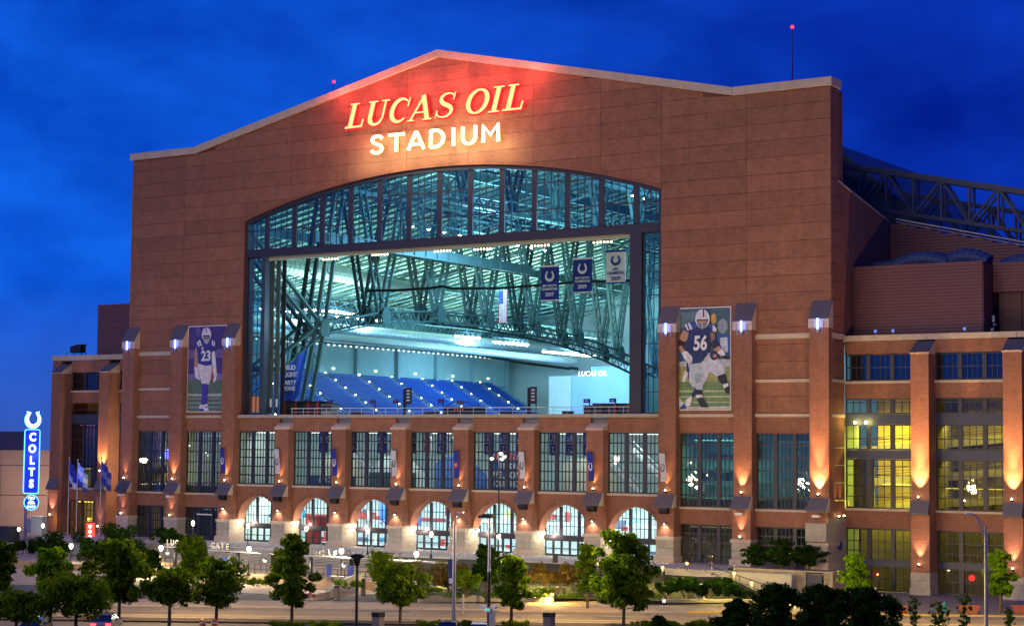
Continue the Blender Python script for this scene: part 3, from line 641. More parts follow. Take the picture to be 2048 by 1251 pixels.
# ------------------------------------------------------------------ inside the hall
def rz_(x): return 64.6-abs(x)*.20
def lim(sgn, y): return min(100, 53.5+(y-3)*.95) if sgn < 0 else max(2, 51.5-.43*y)
for sgn in (-1, 1):
    for k in range(33):
        y0 = 3+k*5; y1 = y0+4.98; a = sgn*min(lim(sgn, y0), lim(sgn, y1)); c = a
        b = MB(); b.quad((0, y0, rz_(0)), (a, y0, rz_(a)), (c, y1, rz_(c)), (0, y1, rz_(0))); b.build('roof_deck', DECK, STAD, fixn=False)
b = MB(); b.quad((-53.5, 3, 0), (-100, 52, 0), (-100, 52, 44), (-53.5, 3, 53.5)).build('hall_wall', IWALL, STAD)
b = MB(); b.quad((52.5, 3.7, 0), (2, 118, 0), (2, 118, 64), (52.5, 3.7, 53.5)).build('hall_wall', IWALL, STAD)
jo = MB()
for sgn in (-1, 1):
    Y = 6.0
    while Y < 168:
        xm = lim(sgn, Y)-.5
        p = lambda x, d: (sgn*x, Y, rz_(x)-d)
        jo.beam(p(0, .15), p(xm, .15), .16, .22); jo.beam(p(0, 1.75), p(xm, 1.75), .16, .2)
        n = max(1, int(xm/2.6))
        for i in range(n):
            xa, xb = xm*i/n, xm*(i+1)/n; xc_ = (xa+xb)/2
            for (q, r) in ((p(xa, .2), p(xc_, 1.7)), (p(xc_, 1.7), p(xb, .2))):
                q = Vector(q); r = Vector(r); k = len(jo.v); jo.v += [(q.x, q.y-.05, q.z), (q.x, q.y+.05, q.z), (r.x, r.y+.05, r.z), (r.x, r.y-.05, r.z), (q.x+.08, q.y, q.z), (r.x+.08, r.y, r.z)]
                jo.f += [(k, k+1, k+2, k+3), (k, k+4, k+5, k+3), (k+1, k+4, k+5, k+2)]
        Y += 2.9
jo.build('roof_joists', TRUSSD, STAD, stuff=True, fixn=False)
def lattice(b, a, c, w=1.5, r=.22, lace=1.5, side=(0, 1, 0), solid=False):
    """two channels joined by zigzag lacing"""
    a = Vector(a); c = Vector(c); d = c-a; Ln = d.length; d.normalize(); s_ = Vector(side); s_ = (s_-d*s_.dot(d)).normalized(); o_ = d.cross(s_)
    for q in (-1, 1): b.beam(a+s_*(w/2*q), c+s_*(w/2*q), r*1.3, r*2.6, upv=tuple(o_))
    n = max(2, int(Ln/lace))
    for i in range(n):
        p0 = a+d*(Ln*i/n)+s_*(w/2*(1 if i % 2 else -1)); p1 = a+d*(Ln*(i+1)/n)+s_*(w/2*(-1 if i % 2 else 1)); b.beam(p0, p1, .10, .16, upv=tuple(o_))
    if solid: b.beam(a+o_*.9, c+o_*.9, w*1.2, .1, upv=tuple(o_))
XT = -38.0
nodes = [(23.4, 32.9), (38.5, 35.7), (53.4, 36.9), (68, 36.9), (83, 36.3), (98, 35.3), (113, 33.4), (128, 30.5)]
T0 = thing('roof_truss', 'great arched blue-green steel truss with V-shaped lattice struts seen through the open window', 'truss')
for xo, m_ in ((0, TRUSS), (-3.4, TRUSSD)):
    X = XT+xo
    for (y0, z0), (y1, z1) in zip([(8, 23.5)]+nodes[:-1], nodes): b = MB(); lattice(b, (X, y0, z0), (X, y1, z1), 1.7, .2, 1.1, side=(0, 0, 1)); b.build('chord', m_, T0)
    b = MB(); lattice(b, (X, 19.2, 17), (X, 23.4, 32.9), 1.9, .25, 1.6, side=(0, 1, 0)); lattice(b, (X, 23.4, 32.9), (X, 27.5, 54), 1.9, .25, 1.6, side=(0, 1, 0)); b.build('strut', m_, T0)
    b = MB(); lattice(b, (X, 6.0, 46), (X, 23.4, 32.9), 1.7, .25, 1.3, side=(0, 0, 1)); b.build('strut', m_, T0)
    for i, (y, z) in enumerate(nodes):
        if i:
            for dy in (-5.4, 5.4): b = MB(); lattice(b, (X, y, z), (X, y+dy, 55.5), 1.35, .2, 1.3, side=(0, 1, 0)); b.build('strut', m_, T0)
        MB().prism([(y-.9, z-1.0), (y+.9, z-1.0), (y+1.2, z+.2), (y+.55, z+1.6), (y-.55, z+1.6), (y-1.2, z+.2)], X+.95, X+1.1, 'x').build('gusset', m_, T0)
    b = MB(); lattice(b, (X, 4, 55.8), (X, 160, 55.8), 1.8, .3, 1.8, side=(0, 0, 1)); b.build('chord', m_, T0)
for (y, z) in nodes: MB().beam((XT, y, z), (XT-3.4, y, z), .3).beam((XT, y+5.4, 54), (XT-3.4, y+5.4, 54), .3).build('cross_tie', TRUSSD, T0)
# second super truss on the other side of the roof opening
T1 = thing('roof_truss', 'second lattice roof truss high under the roof ridge behind the arched glazing', 'truss')
for X in (-4.0, 26.0):
    b = MB(); lattice(b, (X, 8, 48.5 if X < 0 else 47), (X, 110 if X < 0 else 50, 52 if X < 0 else 48), 1.8, .22, 1.5, side=(0, 0, 1)); b.build('chord', TRUSS, T1)
    for i in range(9 if X < 0 else 3):
        y = 12+i*12
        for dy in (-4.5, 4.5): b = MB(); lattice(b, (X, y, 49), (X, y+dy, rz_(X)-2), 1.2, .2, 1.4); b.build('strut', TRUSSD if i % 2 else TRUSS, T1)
# long roof beams and cross girders
T2 = thing('roof_girders', 'long pale green roof girders running away below the joists', 'girder')
for X, z, y0, y1 in ((-30, 44.8, 12, 70), (-52, 48.2, 20, 140), (-68, 45.6, 30, 140), (-18, 55.5, 8, 150), (10, 58.5, 8, 90)):
    b = MB(); b.beam((X, y0, z), (X, y1, z), .7, .18).beam((X, y0, z+1.3), (X, y1, z+1.3), .7, .18).beam((X, y0, z+.65), (X, y1, z+.65), .16, 1.2)
    for i in range(int((y1-y0)/3)): b.beam((X+.05, y0+i*3, z+.1), (X+.05, y0+i*3, z+1.2), .5, .06)
    b.build('girder', TRUSS, T2)
for k, Y in enumerate(range(14, 160, 24)):
    xl = -lim(-1, Y)+2; xr = lim(1, Y)-3; b = MB(); lattice(b, (xl, Y, rz_(xl)-4.2), (0, Y, 60.0), 1.9, .2, 1.7, side=(0, 0, 1)); b.build('girder', TRUSSD if k % 2 else TRUSS, T2)
T2b = MB()
for _ in range(80):
    x = random.uniform(-30, 26); y = random.uniform(10, 55); z = rz_(x)-random.uniform(2.5, 8)
    dx, dy, dz = random.choice([(7, 0, -1.4), (0, 9, 0), (4, 6, 3), (-5, 4, 3.5), (3, 0, 4)])
    T2b.beam((x, y, z), (x+dx, y+dy, min(z+dz, rz_(x+dx)-.6)), .3, .35)
T2b.build('bracing', TRUSSD, T2)
# catwalks and round lamp cans under the roof
CW = thing('catwalk', 'hanging steel catwalk with railings under the stadium roof', 'catwalk')
b = MB()
for X, Y0, Y1, z in ((-12, 6, 90, 50), (14, 6, 60, 50.5), (-58, 40, 150, 38.4)):
    b.box(X-.6, X+.6, Y0, Y1, z, z+.1)
    for s_ in (-.6, .6):
        b.beam((X+s_, Y0, z+1), (X+s_, Y1, z+1), .07); b.beam((X+s_, Y0, z+.5), (X+s_, Y1, z+.5), .05)
        for i in range(int((Y1-Y0)/2)): b.beam((X+s_, Y0+i*2, z), (X+s_, Y0+i*2, z+1), .05)
b.build('walkway', TRUSS, CW)
cans = MB()
for i in range(9):
    for j in range(34):
        x = -24+i*5.2; y = 10+j*2.9
        if x > lim(1, y+2)-3: continue
        cans.lathe((x+(j % 2)*1.2, y+1.4, rz_(x)-1.3), [(.30, 0), (.34, .5), (.2, .6)], 8)
cans.build('deck_cans', mat('can_cream', (.75, .8, .66), .5), STAD, stuff=True)
# interior shell
MB().box(-102, -100, 52, 170, 0, 44.4).build('hall_wall', IWALL, STAD)
MB().prism([(-102, 0), (2, 0), (2, 64), (0, 64.5), (-102, 44)], 168, 170).build('hall_wall', IWHITE, STAD)
MB().box(-99, 2, 60, 168, -.5, 0).build('field', mat('field_green', (.05, .16, .05), .9, var=.1), STAD)
# concourse slabs behind the front wall
SLABM = mat('concourse_slab', (.34, .34, .32), .8)
MB().box(-53, 53, 2.3, 16, 19.0, 19.62).build('concourse_slab', SLABM, STAD)
MB().box(-53, 53, .6, 12, 9.0, 9.9).build('concourse_slab', SLABM, STAD)
MB().box(-53, 53, 0.6, 2.25, 17.9, 19.0).build('concourse_slab', SLABM, STAD)
# far stand: seating deck with rows, aisles and step lights
ST = thing('far_stand', 'steep blue seating deck with lit diagonal aisles on the far side of the hall', 'seating')
x0, z0 = -95.0, 29.8; nrow = 26
aisl = [62+11.0*k for k in range(9)]
for i in range(nrow):
    X = x0+i*.85; Z = z0-i*.50
    MB().box(X, X+.85, 52, 158, Z-.9, Z-.42).build('tread', SEATG, ST)
    for y0_, y1_ in zip([52]+aisl, aisl+[156]): 
        MB().box(X+.10, X+.50, y0_+.75, y1_-.75, Z-.10, Z).box(X+.05, X+.16, y0_+.75, y1_-.75, Z-.05, Z+.30).build('seat_row', SEAT, ST)
LIT = emis('step_light', (.75, 1, .95), 22)
for y in aisl:
    b = MB(); rail = MB()
    for i in range(0, nrow, 3): X = x0+i*.85; Z = z0-i*.5; b.box(X+.3, X+.48, y-.25, y-.05, Z+.25, Z+.40)
    b.build('step_lights', LIT, ST); rail.beam((x0, y, z0+.5), (x0+nrow*.85, y, z0-nrow*.5+.5), .12, .12).build('aisle_rail', POLE, ST)
# wall behind the stand: panels, pilasters and small exit signs
for k in range(8):
    y0_ = 50+k*14
    MB().box(-96.2, -95.6, y0_+.04, y0_+13.2, 29.0+(k % 2)*.5, 36).build('wall_panel', IWALL, ST)
    MB().box(-96.3, -94.8, y0_+13.25, y0_+14, 28.4, 37.5).build('pilaster', mat('pilaster_grey', (.30, .42, .45), .7), ST)
    MB().box(-95.58, -95.5, y0_+6, y0_+6.9, 30.9, 31.3).build('exit_sign', emis('exit_white', (.8, 1, .95), 3), ST)
MB().box(-100, -94, 45, 160, 36.2, 36.9).build('ledge', IWHITE, ST)
UP = mat('upper_band', (.30, .48, .62), .7, var=.2, scale=.6)
MB().box(-99.9, -99.4, 53, 166, 37, 43.5).build('upper_wall', UP, ST)
fb = MB()
lattice(fb, (-86, 52, 39.5), (-86, 162, 39.5), 2.4, .16, 1.5, side=(0, 0, 1)); lattice(fb, (-78, 52, 41.5), (-78, 162, 41.5), 2.2, .16, 1.6, side=(0, 0, 1)); lattice(fb, (-68, 40, 40.5), (-68, 162, 40.0), 2.0, .16, 1.5, side=(0, 0, 1))
for k in range(22): fb.beam((-98, 54+k*5, 42.5), (-60, 54+k*5, 47.5), .16, .3); fb.tube((-84, 54+k*5, 38), (-84, 54+k*5, 44), .05, n=4)
fb.build('edge_truss', TRUSS, STAD, stuff=True)
LX = MB()
for k in range(60): LX.box(-93.9, -93.8, 53+k*1.8, 53.5+k*1.8, 35.5, 35.8)
LX.build('ribbon_lights', emis('ribbon', (.7, .95, 1), 2.5), ST, stuff=True)
# sagging scrim and ducts
sc = MB()
for k in range(26):
    y = 50+k*4
    for j in range(6):
        a0, a1 = j/6, (j+1)/6
        sag = lambda t: -1.2*math.sin(math.pi*t)
        sc.quad((-92+3*a0, y+4*a0-0, 39.5-3.0*a0+sag(a0)*.4), (-92+3*a1, y, 39.5-3.0*a1+sag(a1)*.4), (-92+3*a1, y+4, 39.5-3.0*a1+sag(a1)*.4), (-92+3*a0, y+4, 39.5-3.0*a0+sag(a0)*.4))
tag(sc.build('scrim', mat('scrim_cloth', (.35, .55, .70), .9, var=.15)), 'sagging pale blue cloth drape hung below the far roof edge', 'drape')
dd = thing('air_duct', 'long shiny round air duct under the roof, upper left of the open window', 'duct')
duct([(-60, 36, 45.4), (-60, 60, 45.0)], 1.5, 'duct_run', DUCT, dd); duct([(-60, 60, 44.6), (-60, 84, 44.0)], 1.1, 'duct_run', DUCT, dd)
dd = thing('air_duct', 'very long bright duct running above the far seating deck', 'duct')
duct([(-84, 55, 38.0), (-84, 160, 38.0)], 1.0, 'duct_run', DUCT, dd)
dd = thing('air_duct', 'lower bright duct beneath the floodlight row', 'duct'); duct([(-70, 60, 35.0), (-70, 150, 34.4)], .7, 'duct_run', DUCT, dd)
# dark cable swags hung across the hall
b = MB(); p0 = at_y(735, 581, 30); pts = [at_y(u, v, 30) for u, v in [(735, 581), (800, 580), (860, 576), (885, 572), (905, 577), (1000, 576), (1080, 570), (1160, 563), (1262, 561)]]
b.path(pts, .22, 6); tag(b.build('cable_bundle', BLACK), 'thick dark cable bundle strung across the open window above the flag', 'cable')
for k, (a, c) in enumerate([((895, 700), (1020, 720)), ((1020, 722), (1140, 737)), ((1140, 735), (1238, 748))]):
    A = at_x(*a, -80); B = at_x(*c, -80); b = MB(); n = 30
    for i in range(n): b.tube(A.lerp(B, i/n), A.lerp(B, (i+.8)/n), .32, n=5)
    tag(b.build('cable_bundle', BLACK), ['dark bundled drape line below the bright floodlights, left piece', 'dark bundled drape line below the bright floodlights, middle piece', 'dark bundled drape line above the pale corner wall text'][k], 'cable', 'dark drape lines over the stands')
# floodlight banks: rows of lamp heads on a rail
FLW = emis('flood_white', (.80, .95, 1.0), 38)
def bank(y0, y1, X, z, n, label, power, m=FLW, s=.45):
    o = thing('floodlight_bank', label, 'floodlight', (X, (y0+y1)/2, z), 0, 'floodlight banks inside the hall'); L_ = (y1-y0)
    MB().box(-.2, .2, -L_/2, L_/2, .5, .65).build('rail', TRUSS, o)
    for i in range(n):
        y = -L_/2+L_*(i+.5)/n
        h = MB().lathe((0, y, -.1), [(s*1.1, -.1), (s*.8, .35), (s*.3, .55)], 8).build('lamp_head', POLE, o); MB().ball((0, y, -.12), s, 8).build('bulb', m, h)
    if power:
        lamp('lamp', 'POINT', (1.5, 0, -1.5), power*(.42 if z < 45 else 1.3), (.30, .68, 1.0), o, size=1.5)
        lamp('lamp', 'AREA', (2, 0, 1.2), power*(.42 if z < 45 else .55), (.50, .95, .82), o, size=24, direction=(.25, 0, 1))  # added upward fill that brightens the roof deck, no fitting built
    return o
bank(103, 116, -60, 36.2, 8, 'brilliant bank of white floodlights, left of the two brightest groups', 26000)
bank(121, 142, -60, 35.2, 14, 'brilliant bank of white floodlights, right one of the brightest groups', 40000)
bank(90, 99, -60, 36.6, 5, 'short floodlight bank just left of the bright group', 8000)
bank(62, 82, -84, 40.6, 12, 'row of small floodlights left of the arch top', 12000, s=.3)
bank(46, 60, -60, 38.6, 12, 'row of small floodlights behind the leaning truss leg', 14000, s=.3)
bank(84, 100, -84, 40.6, 10, 'row of small floodlights right of the arch top', 12000, s=.3)
bank(106, 150, -84, 38.4, 24, 'far small floodlight row above the pale drape', 20000, s=.28)
bank(20, 60, -20, 47.5, 10, 'high rail of round lamps behind the arched glazing', 15000, s=.25)
bank(14, 40, 20, 48.5, 8, 'high rail of round lamps right of the ridge', 12000, s=.22)
# warm string of bulbs behind the header
WB = emis('warm_bulb', (1, .75, .42), 10)
for k, (u, v) in enumerate([(661, 513), (760, 504), (885, 497), (965, 493), (1080, 486), (1205, 479)]):
    P = at_y(u, v+5, 6); o = thing('bulb_cluster', f'row of small warm bulbs under the window header, {["first","second","third","fourth","fifth","sixth"][k]} from the left', 'lamp', P, 0, 'warm bulb rows under the header')
    MB().box(-1.5, 1.5, -.06, .06, .12, .2).build('rail', BLACK, o)
    for i in range(6): MB().ball((-1.25+i*.5, 0, 0), .13, 6).build('bulb', WB, o)
# hanging banners with horseshoe and lettering
def hbanner(u0, v0, u1, v1, Y, cloth, ink, lines, label):
    A = at_y(u0, v0, Y); B = at_y(u1, v1, Y); w = B.x-A.x; h = A.z-B.z; cx = (A.x+B.x)/2; zt = A.z
    o = thing('hanging_banner', label, 'banner', (cx, Y, zt), 0, 'championship banners under the roof')
    cl = MB(); n = 8
    for i in range(n):
        xa, xb = -w/2+w*i/n, -w/2+w*(i+1)/n; ya, yb = .05*math.sin(i*1.3), .05*math.sin((i+1)*1.3)
        cl.hexa([(xa, ya, -h), (xb, yb, -h), (xb, yb+.03, -h), (xa, ya+.03, -h), (xa, ya, 0), (xb, yb, 0), (xb, yb+.03, 0), (xa, ya+.03, 0)])
    cl.build('cloth', cloth, o); MB().box(-w/2-.1, w/2+.1, -.07, .1, -.12, .12).box(-w/2, w/2, -.07, .1, -h-.12, -h+.05).build('batten', WHITE if cloth == CLOTHB else CLOTHB, o)
    MB().tube((-w/2, 0, 0), (-w/2, 0, 6), .03).tube((w/2, 0, 0), (w/2, 0, 6), .03).build('wire', BLACK, o)
    shoe_mb(0, -h*.30, -.14, -.10, w*.5, h*.32, .2).build('horseshoe', ink, o)
    for s_, f, sz in lines: text('lettering', s_, ink, o, (0, -.12, -h*f), sz, .015, offset=.012, sx=min(1, w*.86/(len(s_)*sz*.62)))
BWHT = mat('banner_white', (.78, .80, .84), .8)
hbanner(1082, 533, 1118, 599, 24, CLOTHB, BWHT, [('AFC SOUTH', .58, .42), ('CHAMPIONS', .68, .45), ('2007', .84, .72)], 'blue banner reading 2007 with white horseshoe, lowest and leftmost of three')
hbanner(1147, 518, 1184, 583, 24, CLOTHB, BWHT, [('AFC SOUTH', .58, .42), ('CHAMPIONS', .68, .42), ('2009', .84, .72)], 'blue banner reading AFC SOUTH 2009, middle of the three')
hbanner(1213, 503, 1251, 564, 24, BWHT, CLOTHB, [('AFC', .58, .5), ('CHAMPIONS', .70, .48), ('2009', .88, .75)], 'white banner reading AFC CHAMPIONS 2009, rightmost of the three')
# national flag hung vertically
A = at_y(998, 580, 45); B = at_y(1014, 645, 45); w = B.x-A.x; h = A.z-B.z
o = thing('national_flag', 'american flag hanging vertically from the roof, below the cable', 'flag', ((A.x+B.x)/2, 45, A.z))
FR = mat('flag_red', (.5, .03, .04), .8); FB = mat('flag_blue', (.02, .05, .25), .8)
for i in range(13): MB().box(-w/2+w*i/13, -w/2+w*(i+1)/13, -.02+.03*math.sin(i), .02+.03*math.sin(i), -h, 0).build('stripe', FR if i % 2 == 0 else WHITE, o)
cn = MB().box(-w/2, -w/2+w*7/13, -.07, -.055, -h*.4, 0).build('canton', FB, o)
b = MB(); [b.box(-w/2+w*.5*(i+.4)/6, -w/2+w*.5*(i+.6)/6, -.08, -.072, -h*.39*(j+.7)/9, -h*.39*(j+.45)/9) for i in range(6) for j in range(9)]; b.build('stars', WHITE, cn)
# blue cloth banner tied by the truss leg
A = at_y(563, 742, 9); B = at_y(618, 692, 9); C_ = at_y(598, 790, 9); D_ = at_y(563, 826, 9)
b = MB(); n = 12; m_ = 10
def bl(i, j):
    s, t = i/n, j/m_; top = A.lerp(B, s); bot = D_.lerp(C_, s); p = top.lerp(bot, t); return (p.x-.0, 9+.22*math.sin(s*17+t*3)*(1-t*.5), p.z)
for i in range(n):
    for j in range(m_): b.quad(bl(i, j), bl(i, j+1), bl(i+1, j+1), bl(i+1, j))
o = thing('party_banner', 'blue cloth banner reading BUD LIGHT PARTY ZONE tied beside the truss leg', 'banner')
lamp('lamp', 'POINT', (-22, 3.4, 33), 2600, (.6, .9, 1), CW, size=.6)  # added fill light so the banner shows, no fixture on the catwalk
b.build('cloth', mat('banner_blue', (.02, .10, .62), .7), o, smooth=True, fixn=False)
for s_, u, v, sz in (('BUD', 581, 735, .95), ('LIGHT', 581, 749, .95), ('PARTY', 578, 765, .85), ('ZONE', 578, 777, .8)):
    P = at_y(u, v, 8.6); text('lettering', s_, BWHT, o, (P.x, 8.6, P.z), sz, .03, offset=.03, sx=.95)
# pale corner wall with lettering
CWm = mat('corner_wall', (.38, .56, .86), .7, var=.06, scale=.3)
A = at_y(1098, 752, 150); B = at_y(1290, 752, 150)
o = thing('corner_scoreboard', 'pale blank corner wall carrying the words LUCAS OIL at its top', 'scoreboard')
MB().box(A.x, A.x+5.6, 150, 151, 10, A.z).build('panel', IWHITE, o); MB().box(A.x+5.7, A.x+11, 150.2, 151, 10, A.z+.2).build('panel', CWm, o); MB().box(A.x+11.1, B.x, 149.4, 151, 10, A.z+1.9).build('panel', CWm, o)
P = at_y(1184, 747, 149.2); text('lettering', 'LUCAS OIL', emis('white_letters', (1, 1, 1), 1.6), o, (P.x, 149.3, P.z), 1.5, .05, shear=.25, offset=.03, rot=(90, 0, 0), sx=1.0)
# things standing on the upper concourse just behind the ledge
def signpost(u, vt, vb, label, big=False):
    P = at_y(u, vb, 8); Z = 19.62; zt = at_y(u, vt, 8).z
    o = thing('signpost', label, 'sign', (P.x, 8, Z), 0, 'aisle signs on the upper concourse')
    if big:
        MB().box(-.35, .05, -.1, .1, 0, zt-Z-.1).build('post', BLACK, o); MB().box(.05, .95, -.12, .12, (zt-Z)*.42, zt-Z).build('sign_panel', DARK, o)
        b = MB(); [b.box(.25, .75, -.13, -.125, zt-Z-.5-i*.42, zt-Z-.32-i*.42) for i in range(4)]; b.build('panel_print', WHITE, o)
    else:
        MB().tube((0, 0, 0), (0, 0, zt-Z), .07).build('post', BLACK, o); q = MB().box(-.85, .05, -.08, .08, zt-Z-.5, zt-Z).build('sign_panel', CLOTHB, o); MB().box(-.6, -.2, -.085, -.081, zt-Z-.32, zt-Z-.18).build('panel_print', REDP if u < 1000 else WHITE, q)
for u, vt, l in [(580, 799, 'small blue aisle sign left of the truss foot'), (617, 799, 'small blue aisle sign right of the truss foot'), (664, 799, 'small blue aisle sign before the left seats'), (750, 799, 'small blue aisle sign, left of the middle seats'), (796, 799, 'small blue aisle sign left of the tall black totem'), (886, 797, 'small blue aisle sign left of the black stage box'), (1072, 796, 'small blue aisle sign right of the tall totem'), (1179, 797, 'small blue aisle sign left of the brown kiosks'), (1231, 796, 'small blue aisle sign above the right kiosks')]: signpost(u, vt, 824, l)
signpost(811, 775, 824, 'tall black totem sign left of centre', True); signpost(1060, 773, 824, 'tall black totem sign right of centre', True)
KB = mat('kiosk_brown', (.12, .07, .06), .6)
def kiosk(u0, u1, vt, label, m_, red=()):
    A = at_y(u0, 826, 7); B = at_y(u1, 826, 7); zt = at_y(u0, vt, 7).z; w = B.x-A.x; h = zt-19.62
    o = thing('kiosk', label, 'kiosk', ((A.x+B.x)/2, 7, 19.62), 0, 'kiosks on the upper concourse')
    MB().box(-w/2, w/2, 0, 1.5, 0, h*.95).build('body', m_, o); MB().box(-w/2-.05, w/2+.05, -.08, 1.55, h*.95, h).build('roof', BLACK, o)
    MB().box(-w/2+.1, w/2-.1, -.03, 0, h*.45, h*.85).build('counter_opening', DARK, o)
    for r in red: MB().box(-w/2+w*r, -w/2+w*r+.35, -.06, 0, 0, h*.94).build('side_panel', REDP, o)
kiosk(563, 596, 802, 'black kiosk with red panels at the far left of the open window', BLACK, (.15, .8))
kiosk(606, 640, 802, 'black kiosk with red ends right of the truss foot', BLACK, (.25, .8)); kiosk(642, 664, 806, 'grey and white low kiosk left of the seats', mat('kiosk_grey', (.3, .27, .27), .6))
kiosk(1167, 1182, 810, 'small brown cupboard left of the right kiosks', KB); kiosk(1185, 1204, 806, 'brown kiosk near the right jamb', KB); kiosk(1208, 1234, 806, 'black kiosk with red end near the right jamb', BLACK, (.75,)); kiosk(1236, 1262, 806, 'black kiosk with red end touching the right jamb', BLACK, (.72,))
A = at_y(888, 826, 7); B = at_y(953, 826, 7); o = thing('stage_box', 'wide black equipment box with arched frame on top in the middle of the ledge', 'stage box', ((A.x+B.x)/2, 7, 19.62)); w = B.x-A.x
MB().box(-w/2, w/2, 0, 2, 0, 1.25).build('box', BLACK, o); b = MB().tube((w/2+.3, 0, 0), (w/2+.3, 0, 1.7), .05).tube((-w/2+.9, 0, 1.2), (-w/2+.9, 0, 1.7), .04)
pts = [(-w*.45+w*.9*i/10, 0, 1.3+.65*math.sin(math.pi*i/10)) for i in range(11)]; b.path(pts, .05).build('arched_frame', BLACK, o); MB().box(-.5, .6, -.04, .04, 1.55, 2.0).build('emblem', KB, o)
for dx in (-.4, .4, -.9): MB().box(dx, dx+.06, -.05, -.01, .8, .87).build('pilot_light', emis('pilot_red', (1, .1, .1), 5), o)
o = MB().tube((-26.2, 3.0, 20.62), (28.2, 3.0, 20.62), .05).tube((-26.2, 3.0, 20.15), (28.2, 3.0, 20.15), .03)
for i in range(28): o.tube((-26+i*2, 3, 19.6), (-26+i*2, 3, 20.62), .035)
tag(o.build('guard_rail', mat('rail_white', (.75, .72, .68), .4)), 'long thin pale guard rail along the bottom edge of the open window', 'railing')
for k, (u, w_) in enumerate([(860, 1.9), (1012, 1.8), (1133, 1.3), (712, 1.6)]):
    P = at_y(u, 826, 6); b = MB().box(-w_/2, w_/2, 0, .8, .55, .62)
    for dx in (-w_/2+.1, w_/2-.1): b.box(dx-.04, dx+.04, .05, .75, 0, .55)
    b.box(-w_/2, w_/2, -.02, .0, .1, .62); o = b.build('folding_table', DARK, loc=(P.x, 6, 19.62)); tag(o, ['dark draped folding table left of the stage box', 'dark draped folding table left of the tall right totem', 'low dark equipment heap right of the right totem', 'dark folding table near the left seats'][k], 'table')

# ------------------------------------------------------------------ rooms behind the lower windows
CREAM = mat('room_cream', (.50, .50, .42), .8, var=.1, scale=.5); TEALW = mat('room_teal', (.35, .46, .44), .8, var=.15, scale=.4)
MB().box(-33, 33, 12, 12.3, 9.9, 19).build('room_wall', TEALW, STAD)
MB().box(-53, 53, 14, 14.3, 2.5, 9).build('room_wall', IWHITE, STAD)
MB().box(-53, 53, 1.8, 14, 2.3, 2.52).build('room_floor', SLABM, STAD)
MB().box(-54, -33.2, 8, 8.3, 2.5, 19).build('room_wall', TEALW, STAD); MB().box(33.2, 54, 8, 8.3, 2.5, 19).build('room_wall', TEALW, STAD)
for x in (-33.1, 33.1): MB().box(x-.1, x+.1, 1.7, 14, 2.5, 19).build('room_wall', CREAM, STAD)
# lamps in those rooms: real ceiling fittings
for i in range(7):
    xc = -29.22+9.74*i
    q = MB().box(xc-3, xc+3, 5.0, 5.4, 8.6, 8.75).box(xc-3, xc+3, 9.0, 9.4, 8.6, 8.75).build('ceiling_light', emis('ceil_white', (.78, .95, 1), 14), STAD)
    lamp('lamp', 'AREA', (xc, 5.5, 8.5), 1500, (.68, .92, 1.0), q, size=6, sy=5, direction=(0, 0.15, -1))
    q = MB().box(xc-3, xc+3, 3.0, 3.2, 17.3, 17.42).build('ceiling_light', emis('ceil_cream', (1, .95, .8), 5), STAD)
    lamp('lamp', 'AREA', (xc, 3.5, 17.2), 430, (.95, 1, .90) if i % 2 else (.78, .95, 1.0), q, size=5, sy=2, direction=(0, 0.4, -1))
# contents of the ground-floor hall
for i in range(7):
    xc = -29.22+9.74*i
    for k in range(8):
        x = xc-4.5+k*1.2+random.uniform(-.2, .2); z0_ = random.choice([2.6, 5.6, 6.4]); hh = random.uniform(.4, 1.3); yy = random.uniform(5, 13)
        c = random.choice([(.05, .25, .45), (.5, .06, .05), (.6, .7, .7), (.1, .12, .2), (.55, .5, .2), (.3, .55, .6)])
        MB().box(x, x+random.uniform(.5, 1.6), yy, yy+.3, z0_, z0_+hh).build('display_board', mat('board_%d%d%d' % tuple(int(q*100) for q in c), c, .6), STAD)
    MB().box(xc-4.5, xc+4.5, 9.9, 10.3, 5.7, 6.1).build('balcony_edge', IWHITE if i > 2 else REDP, STAD)
RB = mat('booth_red', (.55, .04, .04), .6)
MB().box(-22.5, -16.6, 2.2, 2.5, 4.9, 6.3).build('red_booth', RB, STAD); MB().box(-22.6, -20.0, 2.1, 2.4, 2.5, 4.5).build('red_booth', RB, STAD); MB().box(-19, -16.2, 4, 4.4, 2.5, 4.6).build('red_booth', RB, STAD)
b = MB()
for k in range(7): b.beam((-12.8+k*.9, 3.0, 6.0), (-10.9+k*.9, 3.0, 4.9), .12, .12)
b.build('stair_flight', WHITE, STAD)
SH = mat('shop_blue', (.06, .16, .48), .6)
for k in range(4): MB().box(-13+k*1.75, -11.5+k*1.75, 6, 6.2, 5.2, 8.4).build('wall_banner', SH, STAD)
